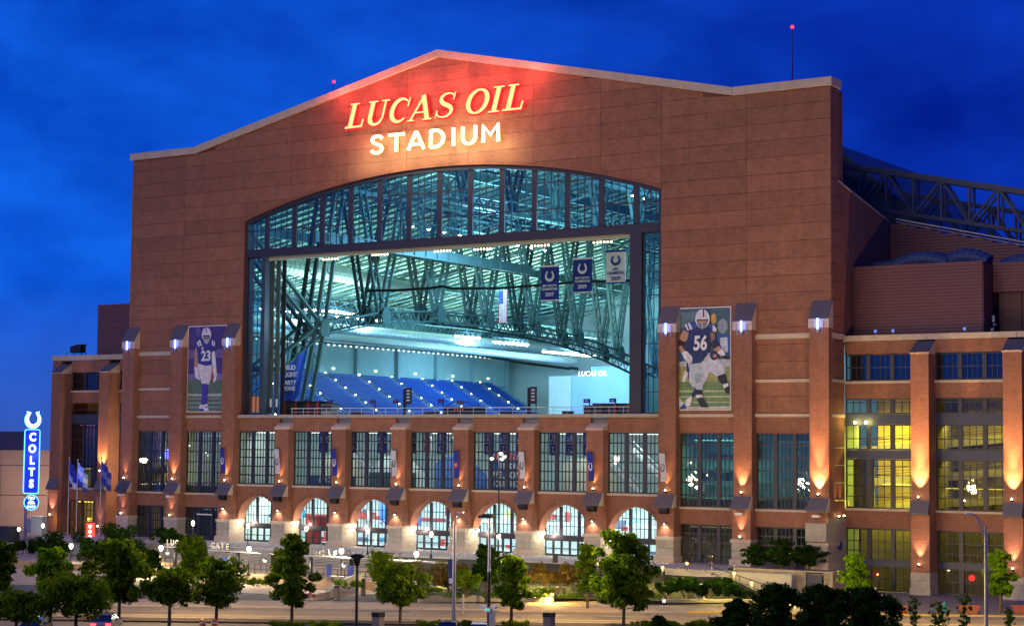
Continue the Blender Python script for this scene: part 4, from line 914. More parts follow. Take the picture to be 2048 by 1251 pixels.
# upper row: inner wall with big lettering, small inside banners, stairs
MB().box(5.9, 12.9, 4.0, 4.15, 9.95, 15.2).build('mural_wall', mat('mural_blue', (.04, .13, .34), .6, var=.1), STAD)
text('lettering', 'LUCAS OIL', mat('mural_red', (.55, .05, .04), .5), STAD, (9.2, 3.9, 14.35), 1.35, .02, shear=.3, offset=.05, sx=.95)
text('lettering', 'LUCAS OIL', mat('mural_red2', (.75, .7, .68), .5), STAD, (9.24, 3.94, 14.33), 1.35, .01, shear=.3, offset=.10, sx=.95)
for s_, z_, sz, x_ in (('STADIUM', 13.25, .85, 9.3), ('WELCOME TO', 12.1, 1.15, 9.6), ('OUR HOUSE', 11.0, 1.1, 9.5)): text('lettering', s_, WHITE, STAD, (x_, 3.9, z_), sz, .02, offset=.035, sx=1.0 if sz < 1 else .92)
for i in range(1, 6):
    xc = -29.22+9.74*i+ (2.5 if i < 3 else 0)
    for k in range(3):
        X = xc-3.0+k*2.4; m_ = CLOTHB if i != 3 or k == 1 else BWHT; ink = BWHT if m_ is CLOTHB else RB
        o = MB().box(X-.75, X+.75, 2.6, 2.66, 14.7, 17.4).build('inside_banner', m_, STAD)
        q = shoe_mb(X, 15.35, 2.54, 2.58, .7, .85, .18).build('horseshoe', ink, o)
        for s_, z_, sz in (('2004', 17.1, .36), ('AFC', 16.8, .34), ('SOUTH', 16.5, .34), ('CHAMPIONS', 16.15, .27)): text('lettering', s_, ink, o, (X, 2.56, z_), sz, .01, offset=.008)
for (xc, m_) in ((-19.48, CREAM), (-9.74, IWHITE), (0, SH), (19.48, CREAM)):
    MB().prism([(xc-4, 9.95), (xc+4, 9.95), (xc+4, 12.0), (xc+1, 14.3), (xc-2.5, 14.3), (xc-4, 13.5)], 6, 6.3).build('inner_partition', m_, STAD)
for x0_ in (21.5, 26.5, -17.5): 
    b = MB().beam((x0_, 4.5, 15.5), (x0_+6, 4.5, 10.3), .3, .5).beam((x0_, 4.5, 16.5), (x0_+6, 4.5, 11.3), .08, .08); b.build('stair_flight', WHITE, STAD)
text('lettering', 'BUILT', WHITE, STAD, (-8.0, 3.2, 11.3), 1.15, .02, offset=.03); text('lettering', 'LUCAS OIL', WHITE, STAD, (-19.0, 3.2, 11.0), .95, .02, shear=.25, offset=.03); MB().box(-23, -15.2, 3.3, 3.4, 10.0, 11.6).build('mural_wall', MATS['mural_blue'], STAD)
MB().box(-12.8, -5.2, 3.3, 3.4, 10.0, 12.2).build('mural_wall', mat('mural_grey', (.10, .20, .22), .6, var=.2), STAD)
# lit rooms in the outer bays
YL = (1.0, .80, .10)
def room_light(x0, x1, y, z, p, c, es, cm, par=STAD, hx=.15):
    p *= 3.2 if c != YL else 7
    q = MB().box(x0, x1, y, y+hx, z, z+.08).build('ceiling_light', emis(cm, c, es), par); lamp('lamp', 'AREA', ((x0+x1)/2, y+.4, z-.1), p, c, q, size=x1-x0, sy=1.5, direction=(0, .35, -1)); return q
room_light(35.5, 42, 3, 16.6, 130, (.35, 1, .80), 3, 'ceil_teal'); room_light(35.5, 42, 3, 11.6, 40, (.4, .95, .9), 1.5, 'ceil_teal2')
for z_, h_ in ((15.0, 1.6), (12.3, .3)): MB().box(35.2, 41.8, 6.5, 6.9, z_, z_+h_).build('room_shelf', mat('shelf_dark', (.05, .09, .1), .6), STAD)
for k in range(7): MB().box(35.4+k*.95, 36.0+k*.95, 5, 5.6, 11.9, 12.9+.3*(k % 3)).build('office_chair', MATS['shelf_dark'], STAD)
room_light(-42.5, -36.5, 3, 16.8, 70, (.8, 1, .85), 2, 'ceil_pale'); room_light(-52, -46, 3, 16.8, 12, (1, .3, .35), .8, 'ceil_red'); room_light(45.5, 51.5, 4, 16.5, 10, (.6, .9, .8), .5, 'ceil_dim')
for (xa, xb, c) in ((-42.6, -36.2, (.8, 1, .7)), (-52.2, -46, (.8, 1, .7)), (45.2, 51.8, (.5, .9, .8))):
    for k in range(11 if xa < 0 else 5): MB().ball((random.uniform(xa, xb), random.uniform(2, 6), random.uniform(13.6, 16.2) if xa < 0 else random.uniform(11, 15.5)), random.uniform(.06, .13), 6).build('pendant_bulb', emis('pend_%d' % int(c[0]*10), c, 6 if xa < 0 else 1.2), STAD)
room_light(35, 42, 3, 6.5, 14, (1, .6, .25), 1, 'ceil_amber'); room_light(-42, -36.5, 3, 6.5, 12, (.6, .8, 1), 1, 'ceil_blu')
MB().box(-40.4, -38.2, .08, .14, 5.9, 6.06).box(-38.1, -37.6, .08, .14, 5.88, 6.04).build('door_sign', WHITE, STAD)
# right wing: yellow ramp hall
YW_ = mat('ramp_yellow', (.72, .58, .12), .8, var=.12, scale=.5); RAMP = mat('ramp_concrete', (.16, .15, .11), .8, var=.2)
MB().box(54.5, 97, 13, 13.3, 0, 23).build('room_wall', YW_, STAD); MB().box(54.4, 97, 4.4, 13, 22.2, 23.0).build('concourse_slab', SLABM, STAD)
for z_ in (18.7, 14.85, 8.6): MB().box(54.4, 97, 4.3, 6.0, z_-.05, z_+.5).build('concourse_slab', RAMP, STAD)
for (za, zb, m_) in ((16.0, 17.6, RAMP), (12.4, 13.9, RAMP), (9.5, 10.9, RAMP)):
    MB().hexa([(54.5, 8, za-.9), (72.3, 8, zb-.9), (72.3, 12.9, zb-.9), (54.5, 12.9, za-.9), (54.5, 8, za), (72.3, 8, zb), (72.3, 12.9, zb), (54.5, 12.9, za)]).build('ramp', m_, STAD)
    b = MB()
    for q in (.35, .65, .95): b.beam((54.5, 7.9, za+q), (72.3, 7.9, zb+q), .06, .06)
    b.build('ramp_rail', BLACK, STAD)
for k, (x0_, x1_, z_) in enumerate([(60.5, 61.8, 9.3), (66.8, 68.1, 15.9), (69.5, 71, 9.3)]): MB().box(x0_, x1_, 12.8, 12.95, z_+.4, z_+1.5).build('wall_picture', random.choice([RB, SH, KB]), STAD)
for (x0_, x1_, z_, p) in ((55, 61.8, 18.5, 420), (55, 61.8, 14.6, 200), (57.5, 61.8, 11.8, 160), (64.8, 72, 18.5, 80), (64.8, 72, 14.6, 34), (64.8, 72, 11.5, 28), (55, 61.8, 6.9, 6), (64.8, 72, 6.9, 2)): room_light(x0_, x1_, 6.6, z_, p, YL, 4 if p > 60 else 1.5, 'ceil_yellow' if p > 60 else 'ceil_yel2')
MB().box(62.9, 64.7, 4.3, 13, 0, 22).build('room_wall', RAMP, STAD); MB().box(73.2, 75, 4.3, 13, 0, 22).build('room_wall', RAMP, STAD); MB().box(54.4, 75, 8.0, 8.3, 0, 7.0).build('room_wall', RAMP, STAD)
MB().box(54.5, 57.0, 5.5, 5.7, 9.2, 14.7).build('inner_partition', RAMP, STAD)
room_light(55, 62, 5, 21.6, 14, (.8, .95, 1), .6, 'ceil_w3'); room_light(75, 83, 6.6, 18.5, 30, YL, 4, 'ceil_yellow')
for k, x in enumerate((55.6, 56.9)):
    q = MB().ball((x, 3.4, 18.75), .16, 8).build('soffit_lamp', emis('sodium', (1, .85, .25), 40), STAD); lamp('lamp', 'POINT', (x, 2.9, 18.75), 90, (1, .8, .2), q, size=.15)
MB().ball((68.5, 4.5, 2.0), .35, 8).build('signal_lamp', emis('sig_red', (1, .02, .02), 3), STAD)
# left wing interiors
MB().box(-72, -54, 9, 9.3, 0, 23).build('room_wall', YW_, STAD)
room_light(-69, -62, 5, 6.9, 60, (1, .85, .3), 3, 'ceil_yellow'); room_light(-69.3, -66.5, 5, 11.8, 40, (1, .85, .45), 4, 'ceil_yellow')
MB().box(-66.4, -61, 5, 8.9, 9, 11.9).build('inner_partition', RAMP, STAD); MB().box(-72, -54, 4.5, 9, 12.0, 12.3).build('concourse_slab', RAMP, STAD)
room_light(-69, -62, 5, 18.3, 14, (1, .35, .4), 1, 'ceil_red')
for k in range(9): MB().box(-69+k*.85, -68.5+k*.85, 6.0, 6.1, 14.0, 17.8).build('inner_column', random.choice([RB, IWHITE, TEALW]), STAD)
# ------------------------------------------------------------------ the big illuminated sign
def stroke(b, pts, w, y0, y1, T):
    """thick line through pts (unit letter space) with half-open width list w; T maps (x,z)->(X,Z)"""
    if not isinstance(w, (list, tuple)): w = [w]*len(pts)
    n = len(pts); L_, R__ = [], []
    for i in range(n):
        a = pts[max(0, i-1)]; c = pts[min(n-1, i+1)]; dx, dz = c[0]-a[0], c[1]-a[1]; l = math.hypot(dx, dz) or 1; nx, nz = -dz/l, dx/l
        L_.append((pts[i][0]+nx*w[i]/2, pts[i][1]+nz*w[i]/2)); R__.append((pts[i][0]-nx*w[i]/2, pts[i][1]-nz*w[i]/2))
    for i in range(n-1): b.prism([T(*p) for p in (L_[i], L_[i+1], R__[i+1], R__[i])], y0, y1)
def arcp(cx, cz, rx, rz, a0, a1, n=16): return [(cx+rx*math.cos(math.radians(a0+(a1-a0)*i/n)), cz+rz*math.sin(math.radians(a0+(a1-a0)*i/n))) for i in range(n+1)]
def vw(n, lo, hi, f): return [lo+(hi-lo)*f(i/n) for i in range(n+1)]
SER = {
 'L': [([(.27, .05), (.27, .95)], .19), ([(.08, .96), (.48, .96)], .08), ([(.06, .05), (.80, .05)], .10), ([(.78, .02), (.80, .32)], .08)],
 'U': [([(.22, .96), (.22, .38)]+arcp(.50, .36, .28, .31, 180, 270, 6), [.19]*2+[.18]*4+[.14]*3), (arcp(.50, .36, .28, .31, 270, 360, 6)+[(.78, .96)], [.12]*4+[.09]*4), ([(.04, .96), (.42, .96)], .08), ([(.62, .96), (.94, .96)], .08)],
 'C': [(arcp(.50, .5, .36, .44, 48, 315, 20), vw(20, .07, .19, lambda t: math.sin(math.pi*t)**.8)), ([(.80, .62), (.82, .96)], .07)],
 'A': [([(.12, .05), (.50, .97)], .09), ([(.46, .98), (.84, .05)], .19), ([(.26, .33), (.70, .33)], .08), ([(0, .04), (.28, .04)], .08), ([(.66, .04), (1.02, .04)], .08)],
 'S': [([(.74, .82), (.66, .91), (.50, .95), (.34, .92), (.22, .82), (.22, .70), (.32, .58), (.50, .50), (.66, .42), (.76, .30), (.74, .17), (.62, .07), (.46, .04), (.28, .07), (.17, .17)], [.07, .08, .09, .11, .14, .16, .18, .19, .18, .16, .14, .11, .09, .08, .07]), ([(.75, .68), (.76, .97)], .06), ([(.14, .03), (.15, .32)], .06)],
 'O': [(arcp(.50, .5, .38, .44, 0, 360, 26), vw(26, .09, .19, lambda t: abs(math.cos(2*math.pi*t))**1.0))],
 'I': [([(.27, .05), (.27, .95)], .19), ([(.06, .96), (.48, .96)], .08), ([(.06, .04), (.48, .04)], .08)], ' ': []}
ADV = {'L': .88, 'U': 1.02, 'C': .93, 'A': 1.06, 'S': .88, 'O': 1.0, 'I': .58, ' ': .42}
FACE = emis('sign_cream', (1.0, .60, .22), 1.7); RIM = emis('sign_red', (1.0, .01, .02), 2.2); WHT = emis('sign_white', (1.0, .92, .62), 5.0)
SG = thing('wall_sign', 'huge lit sign reading LUCAS OIL STADIUM in red-edged cream and white letters under the gable', 'sign', (0, 0, 0))
tot = sum(ADV[c] for c in 'LUCAS OIL'); H = 3.35; W_ = 29.3; sx_ = W_/(tot*H+.25*H); x = -15.0
def halo(par, x, z, p, c, sz=.4, y=-1.7): lamp('lamp', 'POINT', (x, y, z), p, c, par, size=sz)
for ch in 'LUCAS OIL':
    if ch != ' ':
        T = lambda a, c, x=x: (x+(a+.25*c)*H*sx_, 57.6+c*H)
        bk = MB(); f_ = MB()
        for p, w in SER[ch]:
            stroke(bk, p, [q+.085 for q in w] if isinstance(w, list) else w+.085, -.42, -.30, T); stroke(f_, p, [max(.03, q-.03) for q in w] if isinstance(w, list) else w-.03, -.60, -.45, T)
        o = f_.build('letter', FACE, SG); bk.build('letter_rim', RIM, o); halo(o, x+.6*H*sx_, 57.6+.5*H, 430, (1, .07, .08), .8)
    x += ADV[ch]*H*sx_
for k in range(6): lamp('lamp', 'POINT', (-15+k*6, -2.4, 61.8), 900, (1, .12, .10), SG, size=.6)
RND = {'S': [([(.78, .80), (.66, .92), (.48, .95), (.30, .90), (.21, .76), (.27, .62), (.48, .52), (.70, .42), (.79, .28), (.73, .13), (.55, .05), (.35, .06), (.19, .18)], .16)],
 'T': [([(.05, .92), (.92, .92)], .16), ([(.48, .92), (.48, .03)], .16)], 'A': [([(.05, .03), (.47, .95), (.50, .95), (.92, .03)], .16), ([(.22, .30), (.76, .30)], .14)],
 'D': [([(.16, .03), (.16, .95)], .16), ([(.16, .92), (.42, .92)]+arcp(.42, .49, .42, .43, 90, -90, 12)+[(.16, .06)], .16)], 'I': [([(.25, .03), (.25, .95)], .16)],
 'U': [([(.14, .95), (.14, .36)]+arcp(.47, .36, .33, .31, 180, 360, 12)+[(.80, .95)], .16)], 'M': [([(.10, .03), (.12, .92), (.50, .38), (.88, .92), (.90, .03)], .16)]}
AD2 = {'S': 1.12, 'T': 1.10, 'A': 1.14, 'D': 1.14, 'I': .62, 'U': 1.12, 'M': 1.2}
H2 = 2.5; t2 = sum(AD2[c] for c in 'STADIUM')-.25; s2 = 20.7/(t2*H2); x = -10.85
for ch in 'STADIUM':
    T = lambda a, c, x=x: (x+a*H2*s2, 53.85+c*H2); f_ = MB()
    bk = MB()
    for p, w in RND[ch]: stroke(f_, p, w-.045, -.60, -.45, T); stroke(bk, p, w+.02, -.44, -.32, T)
    o = f_.build('letter', WHT, SG); bk.build('letter_rim', emis('sign_yellow', (1, .78, .22), 2.2), o); halo(o, x+.45*H2*s2, 54.9, 420, (1, .80, .42), .8); x += AD2[ch]*H2*s2  # emissive yellow rim added to warm the glow at the letter edges
for k in range(5): lamp('lamp', 'POINT', (-11+k*5.4, -2.6, 53.0), 560, (1, .78, .42), SG, size=.6)
# ------------------------------------------------------------------ player posters: flat prints, layered shapes on a board
def poster(name, label, frame, ox, oy, sc, layers):
    o = thing(name, label, 'poster', (0, 0, 0)); a, b_, c, d = frame
    MB().box(a, b_, -.12, -.04, c, d).build('board', WHITE, o)
    y = -.128
    for k, (col, pts) in enumerate(layers):
        b = MB(); P = [at_y(ox+p/sc, oy+q/sc, -.13) for p, q in pts]; P = [(min(b_-.12, max(a+.12, p.x)), min(d-.12, max(c+.12, p.z))) for p in P]
        b.v = [(p, y, q) for p, q in P]; b.f = [tuple(range(len(P)))[::-1]]; b.build('print', mat('print_%02d%02d%02d' % tuple(int(v*99) for v in col), col, .6, var=.30, scale=2.2, detail=8), o, fixn=False); y -= .006
    return o, y
ell = lambda cx, cy, rx, ry, n=18: [(cx+rx*math.cos(2*math.pi*i/n), cy+ry*math.sin(2*math.pi*i/n)) for i in range(n)]
NV = (.012, .03, .14); SK = (.45, .26, .17); GL = (.66, .70, .78); WH = (.70, .72, .80); BL_ = (.015, .02, .04); GR = (.14, .24, .10); PT = (.42, .50, .60)
L56 = [((.05, .12, .17), [(80, 60), (645, 60), (640, 700), (80, 700)]), ((.10, .20, .26), [(80, 130), (300, 110), (290, 280), (80, 300)]), ((.62, .36, .08), ell(455, 195, 28, 58)), ((.25, .32, .42), ell(550, 270, 52, 75)), ((.02, .10, .38), [(470, 360), (645, 355), (645, 560), (500, 580)]), ((.50, .56, .72), [(520, 390), (600, 385), (605, 545), (535, 535)]), ((.02, .10, .38), [(80, 520), (180, 540), (180, 650), (80, 650)]), ((.45, .50, .66), [(80, 640), (645, 610), (645, 700), (80, 700)]),
 ((.30, .33, .14), [(80, 690), (645, 690), (645, 860), (80, 860)]), (GR, [(80, 850), (645, 840), (645, 1170), (80, 1170)]), ((.42, .50, .38), [(80, 940), (640, 938), (640, 954), (80, 958)]), ((.42, .50, .38), [(80, 1000), (640, 996), (640, 1010), (80, 1014)]), ((.42, .50, .38), [(80, 1060), (640, 1056), (640, 1066), (80, 1072)]), ((.50, .54, .66), [(80, 1112), (640, 1105), (640, 1170), (80, 1170)]), ((.2, .2, .26), [(200, 1128), (630, 1128), (630, 1136), (200, 1138)]),
 ((.60, .64, .74), [(80, 1000), (150, 1085), (175, 1130), (160, 1160), (80, 1160)]), ((.02, .10, .40), [(85, 1130), (150, 1075), (180, 1110), (165, 1155), (90, 1158)]),
 (NV, [(175, 650), (230, 650), (270, 900), (215, 900), (175, 720)]), (WH, [(165, 730), (195, 760), (160, 850), (130, 850), (140, 790)]), ((.52, .56, .66), [(205, 740), (420, 700), (395, 810), (350, 880), (235, 905), (205, 850)]), (NV, [(225, 975), (285, 900), (290, 985), (240, 1020)]), (WH, [(165, 1040), (235, 1000), (215, 1100), (168, 1108)]),
 (PT, [(190, 650), (370, 630), (360, 780), (345, 935), (285, 942), (245, 850), (212, 740)]), ((.30, .40, .50), ell(295, 810, 38, 55)), ((.48, .54, .68), [(365, 600), (405, 545), (500, 585), (580, 715), (577, 785), (510, 802), (420, 745), (350, 725)]), ((.58, .62, .76), ell(450, 625, 45, 52)),
 (BL_, [(500, 790), (583, 762), (610, 862), (558, 882), (512, 842)]), (WH, [(555, 878), (612, 862), (618, 902), (575, 932)]), (BL_, [(568, 922), (622, 888), (640, 975), (590, 968)]), (BL_, [(272, 930), (347, 935), (342, 988), (283, 988)]), (WH, [(278, 985), (340, 985), (346, 1030), (290, 1028)]), (BL_, [(283, 1022), (346, 1010), (412, 1115), (330, 1117)]),
 (NV, [(165, 245), (250, 230), (410, 240), (472, 252), (482, 335), (425, 470), (402, 560), (330, 655), (240, 662), (180, 600), (165, 430), (198, 330)]), ((.015, .08, .36), [(158, 250), (290, 232), (296, 280), (240, 312), (158, 335)]), ((.015, .08, .36), [(400, 240), (472, 250), (492, 300), (480, 340), (430, 300)]),
 (WH, [(190, 238), (215, 234), (242, 300), (222, 310)]), (WH, [(160, 255), (180, 246), (208, 312), (190, 318)]), (WH, [(455, 262), (472, 262), (480, 320), (455, 330)]), (WH, [(482, 280), (494, 288), (490, 330), (478, 330)]),
 (SK, [(92, 395), (150, 308), (206, 345), (185, 420), (150, 448)]), (BL_, [(84, 400), (162, 438), (135, 482), (84, 492)]), (SK, [(90, 484), (132, 474), (168, 530), (130, 562)]), (GL, [(130, 545), (182, 528), (240, 590), (246, 640), (205, 656), (158, 612)]), ((.3, .33, .4), [(200, 590), (206, 588), (238, 645), (232, 650)]),
 ((.24, .14, .12), [(430, 330), (476, 340), (482, 430), (440, 442)]), (BL_, [(418, 455), (476, 408), (522, 470), (498, 522)]), (SK, [(463, 516), (520, 474), (552, 520), (520, 558)]), (GL, [(500, 548), (556, 505), (592, 570), (546, 584)]), (BL_, [(545, 580), (600, 578), (640, 588), (640, 618), (570, 612)]), (NV, ell(470, 575, 42, 52)), ((.4, .2, .14), ell(480, 580, 22, 20)),
 ((.66, .68, .78), ell(350, 196, 76, 100)), ((.04, .04, .07), [(292, 200), (412, 200), (400, 250), (385, 292), (350, 306), (312, 290), (298, 250)]), (SK, [(305, 212), (398, 212), (390, 232), (312, 232)]), ((.55, .57, .66), [(285, 236), (415, 236), (414, 243), (285, 243)]), ((.55, .57, .66), [(292, 258), (408, 258), (404, 266), (296, 266)]), ((.55, .57, .66), [(305, 280), (395, 280), (390, 287), (310, 287)]), ((.55, .57, .66), [(346, 236), (354, 236), (354, 306), (346, 306)]), (NV, [(356, 96), (370, 97), (369, 180), (357, 180)])]
o, y_ = poster('player_poster', 'tall printed poster of a football player numbered 56, right of the great window', (35.15, 41.95, 20.1, 32.05), 1340, 600, 5.214, L56)
P = at_y(1340+325/5.214, 600+455/5.214, -.2); text('lettering', '56', mat('poster_white', (.72, .74, .82), .6), o, (P.x, y_-.01, P.z), 2.3, .004, offset=.07, sx=.78, shear=.08)
L23 = [((.06, .04, .22), [(60, 100), (580, 100), (580, 780), (60, 780)]), ((.16, .13, .36), [(60, 420), (580, 400), (580, 500), (60, 520)]), ((.12, .09, .30), ell(215, 190, 26, 60)), ((.18, .16, .38), [(60, 700), (580, 690), (580, 780), (60, 780)]), ((.09, .16, .12), [(60, 770), (580, 770), (580, 1180), (60, 1180)]),
 ((.38, .42, .42), [(60, 938), (580, 930), (580, 968), (60, 962)]), ((.30, .36, .34), [(60, 990), (580, 986), (580, 996), (60, 1000)]), ((.32, .38, .36), [(60, 1040), (580, 1036), (580, 1046), (60, 1050)]), ((.32, .38, .36), [(60, 1092), (580, 1088), (580, 1098), (60, 1103)]),
 ((.40, .10, .07), [(375, 640), (412, 640), (405, 765), (372, 765)]), (SK, [(192, 378), (246, 398), (240, 470), (214, 612), (172, 614), (176, 500)]), (GL, [(170, 620), (214, 612), (222, 680), (182, 684)]), (GL, [(180, 684), (226, 680), (241, 772), (212, 765), (190, 740)]), (SK, [(395, 378), (432, 372), (422, 436), (390, 436)]), (WH, [(384, 438), (422, 438), (436, 600), (442, 690), (402, 692), (384, 560)]), (GL, [(404, 690), (446, 688), (438, 760), (415, 798), (398, 794), (412, 740)]),
 ((.05, .04, .36), [(263, 812), (338, 830), (336, 900), (326, 1062), (254, 1066), (268, 950)]), ((.64, .62, .70), [(215, 572), (320, 600), (382, 584), (386, 650), (370, 760), (350, 835), (320, 812), (264, 815), (232, 690)]), (WH, [(242, 1064), (280, 1062), (296, 1100), (290, 1142), (234, 1145), (236, 1100)]), (WH, [(292, 1062), (332, 1058), (350, 1135), (296, 1143)]), ((.08, .06, .4), [(236, 1110), (290, 1112), (288, 1143), (234, 1146)]), ((.08, .06, .4), [(300, 1090), (335, 1085), (336, 1100), (306, 1105)]),
 ((.03, .035, .26), [(212, 312), (270, 288), (380, 288), (432, 320), (430, 418), (386, 432), (380, 588), (320, 602), (224, 576), (216, 480), (205, 380)]), (WH, [(228, 300), (246, 294), (272, 360), (256, 370)]), (WH, [(206, 330), (222, 310), (246, 372), (230, 372)]), (WH, [(388, 296), (402, 296), (402, 366), (388, 362)]), (WH, [(412, 305), (426, 316), (422, 372), (408, 366)]), (WH, ell(277, 396, 13, 18)),
 ((.66, .66, .76), ell(325, 232, 58, 86)), ((.05, .03, .05), [(280, 240), (370, 240), (362, 285), (345, 318), (305, 318), (288, 285)]), ((.45, .4, .45), [(290, 290), (360, 290), (350, 332), (325, 342), (300, 332)]), ((.55, .55, .66), [(275, 262), (376, 262), (374, 269), (277, 269)]), ((.55, .55, .66), [(285, 285), (368, 285), (364, 291), (289, 291)]), (NV, [(318, 148), (328, 148), (328, 212), (320, 212)])]
o, y_ = poster('player_poster', 'tall printed poster of a football player numbered 23, left of the great window', (-42.55, -35.35, 20.1, 32.15), 360, 630, 5.96, L23)
P = at_y(360+318/5.96, 630+490/5.96, -.2); text('lettering', '23', MATS['poster_white'], o, (P.x, y_-.01, P.z), 1.95, .004, offset=.06, sx=.95)
# ------------------------------------------------------------------ wall lamps on the piers
def uplight(par, x, y, z, power, c, spot=64, tilt=.10, glow=60):
    power *= 9
    q = MB().lathe((x, y, z-.22), [(.10, 0), (.16, .08), (.15, .22)], 10).box(x-.04, x+.04, y, y+.35, z-.2, z-.1).build('uplight', BLACK, par)
    MB().ball((x, y, z+.06), .085, 6).build('bulb', emis('up_bulb', (1, .72, .38), glow), q)
    lamp('lamp', 'SPOT', (x, y, z+.22), power, c, q, size=.05, spot=spot, direction=(0, tilt, 1), blend=.9); return q
OR = (1.0, .50, .22)
for x in PC:
    hi = x not in lowp
    if hi: 
        if x == 53.2: lamp('lamp', 'SPOT', (x, -1.9, 10.9), 20000, OR, STAD, size=.05, spot=28, direction=(0, .10, 1), blend=1.0)
        pw = {53.2: 1000, 43.83: 420, 34.09: 120, -34.09: 120, -43.83: 180, -53.2: 60}.get(x, 200); uplight(STAD, x, -1.38, 10.75, pw, OR, 74 if pw > 500 else 60)
    else: uplight(STAD, x, -1.38, 10.75, 60+12*(PC.index(x) % 3), OR, 66)
    if abs(x) < 36:   # small downlight above the stone base
        q = MB().box(x-.2, x+.2, -1.75, -1.36, 7.0, 7.12).build('downlight', BLACK, STAD); lamp('lamp', 'SPOT', (x, -1.75, 6.98), 420, (1, .80, .58), q, size=.08, spot=110, direction=(0, .3, -1), blend=.8); MB().ball((x, -1.62, 6.95), .07, 6).build('bulb', emis('down_bulb', (1, .9, .75), 25), q)
        MB().prism([(-2.0, 8.75), (-1.4, 8.75), (-1.4, 8.1), (-1.75, 8.1), (-2.0, 8.4)], x-.55, x+.55, 'x').build('camera_housing', BLACK, STAD)
    else:
        uplight(STAD, x, -1.75, 5.75, 130 if x > 0 else 60, (1, .56, .34), 58); MB().box(x-.45, x+.45, -2.1, -1.4, 8.25, 8.5).build('lamp_box', WHITE, STAD)
    if hi:            # blue tube lamp on the cap
        q = MB().box(x-.10, x+.10, -1.4, -1.16, 28.7, 29.0).box(x-.62, x-.58, -1.3, -1.16, 28.6, 29.9).box(x+.58, x+.62, -1.3, -1.16, 28.6, 29.9).build('lamp_bracket', POLE, STAD)
        MB().tube((x, -1.36, 29.0), (x, -1.36, 30.25), .13, n=8).build('tube_lamp', emis('tube_blue', (.16, .24, 1), 7), q)
        lamp('lamp', 'POINT', (x, -1.75, 29.6), 40, (.20, .28, 1), q, size=.25)
for i, x in enumerate(RWP):
    q = uplight(STAD, x, 1.0, 10.6, 1300, (1, .52, .20), 66, .05); lamp('lamp', 'SPOT', (x, .55, 10.7), 26000, (1, .52, .20), q, size=.05, spot=30, direction=(0, .105, 1), blend=1.0)
    uplight(STAD, x, 1.0, 3.4, 190, (1, .55, .32), 62)
for i, x in enumerate([]): pass; uplight(STAD, x, 1.0, 3.4, 190, (1, .55, .32), 62); MB().tube((x, 1.2, 3.3), (x, 1.2, 3.1), .1).build('lamp_bracket', BLACK, STAD)
for x in (54.6, 55.3): uplight(STAD, 54.75, .8+(x-54.6)*2, 8.3, 150, (1, .58, .28), 36, 0.0)
uplight(STAD, -60.6, 1.1, 11.6, 900, (1, .48, .16), 70); uplight(STAD, -70.6, 1.0, 5.0, 200, (1, .52, .36), 60); uplight(STAD, -60.6, 1.0, 3.6, 60, (1, .5, .3), 60)
lamp('lamp', 'POINT', (-69.3, .2, 4.2), 120, (1, .55, .05), STAD, size=.3)
# globe clusters in the arch springs, which light the arch soffits
GLB = emis('globe_white', (1, .92, .72), 10)
for i in range(7):
    xc = -29.22+9.74*i; X = xc-3.35
    q = MB().box(X-.5, X+.5, .2, .3, 5.35, 5.42).tube((X-.2, .25, 5.0), (X-.2, .25, 5.4), .03).build('wall_lamp', BLACK, STAD)
    for dx, dz in ((-.35, 0), (.05, -.3), (.45, .05)): MB().ball((X+dx, .2, 5.2+dz), .15, 8).build('globe', GLB, q)
    lamp('lamp', 'POINT', (X+.7, .5, 5.0), 300, (1, .72, .50), q, size=.2)
# narrow banners hanging from brackets on the low piers
def pier_banner(x, cloth, ink, label, patch=None):
    o = thing('pier_banner', label, 'banner', (x-.2, -1.0, 12.0), 0, 'narrow banners on the piers between the windows')
    b = MB(); n = 10
    for i in range(n):
        z0_, z1_ = 3.3*i/n-.2, 3.3*(i+1)/n-.2; f = lambda z: .16*math.sin(z*1.1); y0_ = -1.3
        b.hexa([(-.05+f(z0_), -.95, z0_), (.0+f(z0_), -.12, z0_), (.05+f(z0_), -.12, z0_), (.0+f(z0_), -.95, z0_), (-.05+f(z1_), -.95, z1_), (.0+f(z1_), -.12, z1_), (.05+f(z1_), -.12, z1_), (.0+f(z1_), -.95, z1_)])
    b2 = MB()
    for i in range(n):
        z0_, z1_ = 3.3*i/n-.2, 3.3*(i+1)/n-.2; f = lambda z: .12*math.sin(z*1.3+1)
        b2.hexa([(-.38+f(z0_), -.62, z0_), (.38+f(z0_), -.62, z0_), (.38+f(z0_), -.58, z0_), (-.38+f(z0_), -.58, z0_), (-.38+f(z1_), -.62, z1_), (.38+f(z1_), -.62, z1_), (.38+f(z1_), -.58, z1_), (-.38+f(z1_), -.58, z1_)])
    b2.build('cloth', cloth, o); MB().tube((0, 0, 3.15), (0, -.9, 3.15), .04).tube((0, 0, -.25), (0, -.9, -.25), .04).box(-.45, .45, -.63, -.57, 3.1, 3.16).box(-.5, .4, -.63, -.57, -.28, -.22).build('bracket', BLACK, o)
    if patch: MB().box(-.28, .22, -.66, -.63, 1.0, 1.7).build('emblem', patch, o); text('lettering', '01', WHITE, o, (-.02, -.67, 1.35), .42, .003)
    elif patch is None: shoe_mb(0, 1.4, -.68, -.64, .5, .95, .2).build('horseshoe', ink, o)
GREY = mat('banner_grey', (.50, .50, .58), .8); 
pier_banner(-34.09, CLOTHB, WHITE, 'blue horseshoe banner on the pier just left of the seven windows')
pier_banner(-24.35, GREY, CLOTHB, 'pale grey horseshoe banner on the first low pier from the left')
pier_banner(-14.61, CLOTHB, WHITE, 'blue banner with horseshoe on the second low pier from the left')
pier_banner(-4.87, GREY, BLACK, 'pale grey banner on the third low pier from the left')
